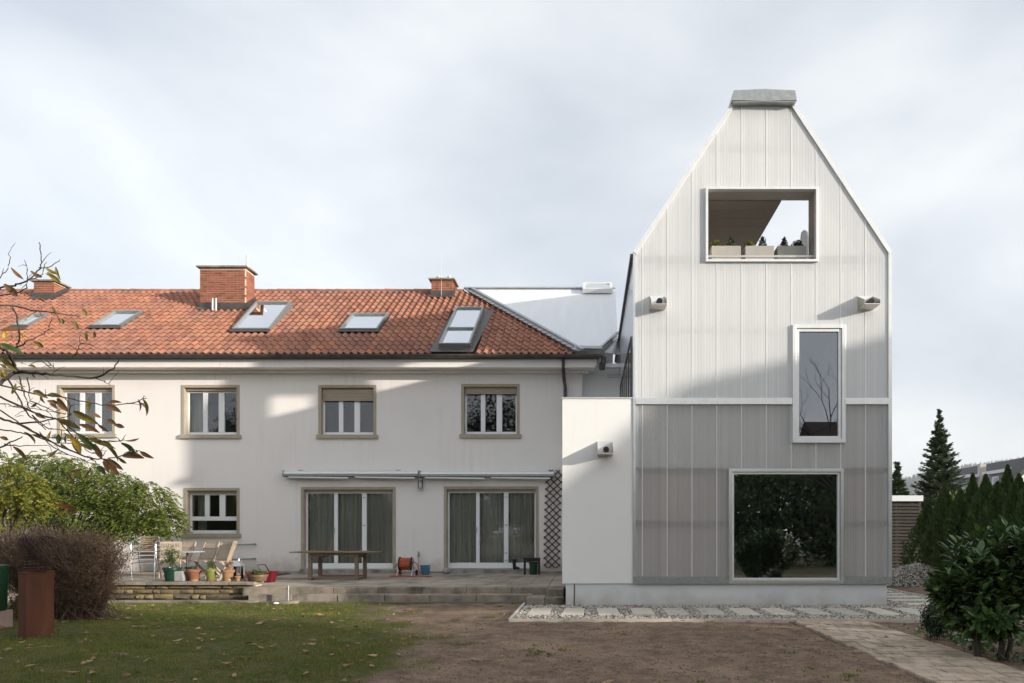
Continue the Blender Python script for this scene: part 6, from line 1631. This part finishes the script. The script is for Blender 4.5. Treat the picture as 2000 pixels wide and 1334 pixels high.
def bare_tree(label, c, h, seed, depth=5):
    r2 = random.Random(seed); t = thing('bare_tree', label, 'tree', c, group='bare trees behind the garden'); tk, brm = MB(), MB()
    def grow(p, d, L_, r, lv):
        pts = [p]; q = p
        for i in range(3):
            d = (d + Vector((r2.uniform(-.18, .18), r2.uniform(-.18, .18), r2.uniform(-.06, .12)))).normalized(); q = q + d * L_ / 3; pts.append(q)
        (tk if lv == 0 else brm).tube(pts, [r, r * .62], 6 if lv < 2 else 4, cap=False)
        if lv < depth:
            for k in range(2 + (lv < 3)):
                ax = Vector((r2.gauss(0, 1), r2.gauss(0, 1), r2.gauss(0, .5))).normalized()
                nd = (d + ax * r2.uniform(.45, .85)).normalized(); grow(pts[r2.choice([2, 3])] if k else q, nd, L_ * r2.uniform(.62, .85), r * .58, lv + 1)
    grow(Vector(c), Vector((0, 0, 1)), h * .30, .15, 0)
    tk.build('trunk', MT['bark'], t, smooth=True); brm.build('crown', MT['bark'], t)
bare_tree('bare tree behind the camera mirrored in the tall window', (12.3, -3.0, 0), 10.8, 11, 6)
bare_tree('bare tree behind the camera mirrored in the upper windows', (-15.5, -6.5, 0), 12.5, 8)

# ================================================================== CHERRY TREE BRANCHES AT THE LEFT
ct = thing('cherry_tree', 'autumn cherry tree reaching into the picture from the left with sparse brown and green leaves', 'tree', (-6.3, 5.0, 0))
def bp(px, py, Y): return Vector((wx(px, Y), Y, wz(py, Y)))
BR = [
 (5.0, .021, .004, [(-260, 800), (-120, 790), (-30, 765), (0, 748), (33, 727), (65, 728), (100, 731), (140, 734), (187, 738), (215, 725), (235, 705)]),
 (5.0, .014, .006, [(33, 727), (28, 712), (15, 687), (0, 680), (-60, 650)]),
 (4.8, .008, .0025, [(-40, 745), (0, 751.5), (66, 768), (115, 775), (165, 784.5), (206, 791), (247, 788), (287, 777)]),
 (4.9, .009, .003, [(-60, 755), (0, 775), (50, 798), (74, 809), (115, 821), (148, 845), (175, 858), (205, 862), (240, 860)]),
 (4.7, .013, .003, [(-150, 790), (-40, 808), (0, 817), (33, 826), (71, 824), (115, 818), (140, 809)]),
 (4.7, .007, .0025, [(33, 826), (71, 845.5), (115, 870), (157, 888), (198, 897), (231, 892), (264, 882), (272, 880)]),
 (5.2, .007, .003, [(-60, 830), (0, 839), (41, 845), (74, 852), (120, 858), (160, 866)]),
 (4.6, .010, .003, [(-70, 900), (0, 874), (25, 862), (46, 854)]), (4.6, .005, .002, [(10, 868), (40, 871), (94, 870)]),
 (5.0, .007, .003, [(14, 738), (30, 765), (50, 804), (70, 822), (89, 839)]), (5.1, .006, .002, [(38, 735), (45, 760), (54, 786), (60, 800)]), (5.1, .005, .002, [(54, 738), (57, 760), (60, 783)]),
 (5.5, .010, .003, [(-120, 590), (0, 562), (33, 556), (54, 548), (77.5, 524), (81, 503), (77, 473)]), (5.5, .005, .002, [(77.5, 524), (99, 519.5), (117, 507)]),
 (5.6, .007, .002, [(-80, 590), (0, 575.6), (41, 570), (54, 551), (53, 529), (47, 508)]), (5.4, .006, .002, [(-50, 575), (0, 542.5), (16.5, 519.5), (19, 497)]), (5.5, .005, .002, [(54, 547.5), (82.5, 536), (89, 511)]),
 (5.3, .010, .003, [(-100, 600), (0, 596), (28, 598), (66, 607), (99, 610), (132, 615), (157, 618)]), (5.2, .007, .003, [(26, 602), (35.5, 637), (35, 668), (30, 681), (22, 695)]), (5.2, .006, .002, [(30, 680), (50, 668), (79, 656), (95, 640), (99, 623)]),
 (4.6, .006, .002, [(-50, 965), (0, 954), (41, 946), (71, 938)]), (5.1, .004, .002, [(140, 698), (152, 685), (157, 670), (155, 652)]), (5.0, .004, .0015, [(187, 738), (200, 744), (215, 751)]),
 (4.9, .005, .002, [(66, 812), (90, 835), (120, 840), (150, 846)]), (4.8, .005, .002, [(115, 821), (140, 850), (170, 880), (200, 890)]), (4.8, .004, .002, [(60, 783), (100, 800), (113, 807), (140, 808)]), (4.8, .004, .002, [(130, 780), (138, 800), (130, 840)]),
 (4.9, .005, .002, [(0, 800), (40, 828), (75, 850), (115, 880), (150, 893), (185, 908)]), (5.0, .005, .002, [(-20, 790), (30, 795), (80, 800), (115, 806)]), (4.7, .004, .0015, [(240, 890), (255, 880), (268, 880)]), (4.7, .004, .0015, [(178, 895), (190, 907)]),
 (4.9, .004, .0015, [(247, 788), (262, 789), (276, 790)]), (4.8, .004, .0015, [(66, 850), (110, 866), (165, 862), (215, 862), (240, 860), (241, 858)]), (5.0, .004, .002, [(99, 718), (80, 705), (60, 712)]), (5.0, .003, .0015, [(88, 700), (97, 712), (108, 721)]),
]
tip = Vector((-6.3, 5.0, 2.3))
MB().tube(smooth_path([(-6.35, 5.0, -.1), (-6.28, 5.0, .9), (-6.32, 5.02, 1.7), (-6.25, 5.0, 2.4), (-6.3, 5.1, 3.6), (-6.1, 5.2, 5.0)], 4), [.12, .05], 9).build('trunk', MT['bark'], ct, smooth=True)
nodes = []
for Yb, ra, rb, pts in BR:
    Ys_ = [Yb + .12 * math.sin(i * 1.7 + Yb * 9) for i in range(len(pts))]
    P_ = [bp(p[0], p[1], yy) for p, yy in zip(pts, Ys_)]
    if pts[0][0] < -10: # join the limb to the trunk outside the frame
        e_ = P_[0]; s0 = Vector((-6.28, 5.05, min(max(e_.z - .5, 1.0), 4.6))); P_ = [s0, s0.lerp(e_, .5) + Vector((0, 0, .12))] + P_
    S_ = smooth_path(P_, 4)
    jit = [Vector((rnd.uniform(-.004, .004), rnd.uniform(-.01, .01), rnd.uniform(-.004, .004))) for _ in S_]
    S_ = [a + j for a, j in zip(S_, jit)]
    MB().tube(S_, [ra, rb], 6).build('branch', MT['bark'], ct, smooth=True)
    nodes += S_[len(S_) // 3:]
# short spurs
b = MB()
for k in range(110):
    q = rnd.choice(nodes); d = Vector((rnd.gauss(0, 1), rnd.gauss(0, 1), rnd.gauss(0, 1))).normalized() * rnd.uniform(.03, .13)
    b.tube([q, q + d * .5 + Vector((0, 0, .01)), q + d], [.003, .0012], 4)
tag(b.build('spurs', MT['bark'], ct), kind='stuff')
def leaf_mesh(seed, wr=.42):
    r2 = random.Random(seed); n = 7; V, Fc = [], []
    bend, fold, tw = r2.uniform(-.25, .25), r2.uniform(.1, .5), r2.uniform(-.5, .5)
    for i in range(n):
        u = i / (n - 1); w = wr * .5 * math.sin(math.pi * min(1, u * .92 + .06)) ** .8 * (1.0 if u < .55 else 1 - .25 * (u - .55)); z = bend * (4 * u * (1 - u)); th = tw * (u - .5)
        w *= 1 + (r2.uniform(-.08, .08))
        for s in (-1, 0, 1): V.append((u, s * w * math.cos(fold * abs(s)) * math.cos(th), z + abs(s) * w * math.sin(fold) + s * w * math.sin(th)))
    for i in range(n - 1):
        for s in (0, 1): Fc.append([3 * i + s, 3 * i + 3 + s, 3 * i + 4 + s, 3 * i + 1 + s])
    return fast_mesh('leaf', V, Fc, True)
LM = {}
def add_leaf(p, q, w, col):
    v = rnd.randrange(4); key = (col, v)
    if key not in LM: LM[key] = leaf_mesh(v * 13 + 1); LM[key].materials.append(MT['cl_' + col])
    o = link('leaf', LM[key], None, ct)
    d = q - p; L_ = d.length; xx = d.normalized(); face = Vector((rnd.gauss(0, .5), -1, rnd.gauss(.3, .5))); yy = face.cross(xx).normalized(); zz = xx.cross(yy)
    M_ = Matrix((xx, yy, zz)).transposed().to_4x4()
    o.matrix_local = Matrix.Translation(p - Vector(ct['_b'])) @ M_ @ Matrix.Diagonal((L_, w * L_ / .42, L_, 1))
def seg(lst, ox, oy, s, Yd):
    for (x0, y0, x1, y1, col) in lst:
        Y = Yd + rnd.uniform(-.25, .25); p = bp(ox + x0 / s, oy + y0 / s, Y); q = bp(ox + x1 / s, oy + y1 / s, Y + rnd.uniform(-.05, .05)); L_ = (q - p).length
        w = {True: .50, False: .31}[L_ < .075] * rnd.uniform(.8, 1.15)
        add_leaf(p, q, w, col)
seg([(400,140,570,230,'o'),(560,190,740,210,'o'),(480,200,540,290,'o'),(680,235,810,390,'b'),(560,260,700,290,'b'),(600,290,680,360,'b'),(1045,230,1045,400,'o'),(1270,290,1440,280,'b'),(1260,320,1440,400,'b'),(1640,240,1650,390,'b'),(1700,240,1730,440,'o'),(1620,270,1740,360,'b'),(870,390,1170,540,'o'),(700,490,960,600,'o'),(940,540,1180,640,'b'),(1160,540,1290,630,'b'),(1270,480,1380,540,'b'),(1350,540,1475,575,'b'),(1080,410,1200,460,'b'),(560,740,610,610,'y'),(690,770,690,650,'g'),(780,760,780,660,'g'),(290,630,410,780,'o'),(390,660,490,690,'b'),(470,620,540,690,'b'),(820,670,960,890,'y'),(860,720,960,900,'b'),(960,770,1090,850,'b'),(920,660,1160,860,'g'),(1120,770,1210,950,'b'),(1060,715,1370,830,'o'),(1250,780,1400,980,'o'),(1440,760,1610,905,'g'),(1480,735,1650,705,'b'),(1660,860,1825,940,'b'),(1450,915,1710,940,'b'),(1400,930,1500,1000,'o'),(1290,950,1460,1080,'b'),(1230,950,1410,1150,'b'),(1220,980,1280,1110,'b'),(1160,1030,1260,1140,'g'),(1095,1050,1000,1200,'b'),(690,840,570,940,'b'),(800,1110,880,1240,'b'),(830,1105,980,1070,'b'),(160,800,320,990,'b'),(20,1230,110,1120,'b'),(0,690,100,720,'b'),(690,1200,660,1310,'b'),(410,400,540,470,'b'),(290,440,180,460,'b'),(370,330,430,280,'b'),(160,130,310,90,'o'),(140,180,190,50,'o'),(720,770,830,840,'o'),(1200,740,1330,800,'o'),(760,640,860,700,'b'),(1030,760,1110,830,'r')], 0, 740, 6.065, 4.75)
seg([(0,480,320,620,'g'),(0,640,220,830,'o'),(20,800,80,920,'y'),(60,310,50,420,'y'),(160,340,170,430,'y'),(260,330,300,410,'y'),(10,310,370,290,'b'),(270,730,330,750,'b'),(420,870,470,920,'r'),(440,450,570,530,'o'),(700,0,690,100,'o'),(760,150,780,220,'o'),(800,150,820,220,'g'),(960,170,1020,300,'o'),(1120,310,1130,440,'o'),(1230,320,1220,410,'o'),(1080,20,1130,120,'o'),(0,740,90,800,'b'),(0,860,60,960,'y'),(360,760,480,800,'o'),(20,200,110,180,'b')], 0, 600, 6.667, 5.1)
seg([(530,310,690,400,'o'),(540,390,680,450,'o'),(560,375,720,500,'o'),(660,310,720,470,'o'),(130,320,280,460,'b'),(50,515,210,660,'b'),(365,360,500,430,'b'),(470,680,530,730,'b'),(620,780,640,850,'o'),(860,960,930,1060,'o')], 0, 470, 6.0625, 5.45)
seg([(590,560,800,610,'r'),(600,600,690,720,'y'),(680,620,790,700,'o')], 0, 880, 5.335, 4.6)

# thin autumn haze: pale air over the whole place
hz = MB().box(-3200, 3200, -3200, 3200, -1.2, 215).build('haze', None)
hm = bpy.data.materials.new('haze_air'); hm.use_nodes = True
hN, hL = hm.node_tree.nodes, hm.node_tree.links; hN.remove(hN['Principled BSDF'])
pv = hN.new('ShaderNodeVolumePrincipled'); pv.inputs['Color'].default_value = (.86, .91, 1, 1); pv.inputs['Density'].default_value = 0.00026; pv.inputs['Anisotropy'].default_value = .2
hL.new(pv.outputs[0], hN['Material Output'].inputs['Volume']); hz.data.materials.append(hm)
tag(hz, 'thin pale autumn haze in the air over the gardens', 'haze', kind='stuff')
for o in bpy.data.objects:
    if '_b' in o.keys(): del o['_b']
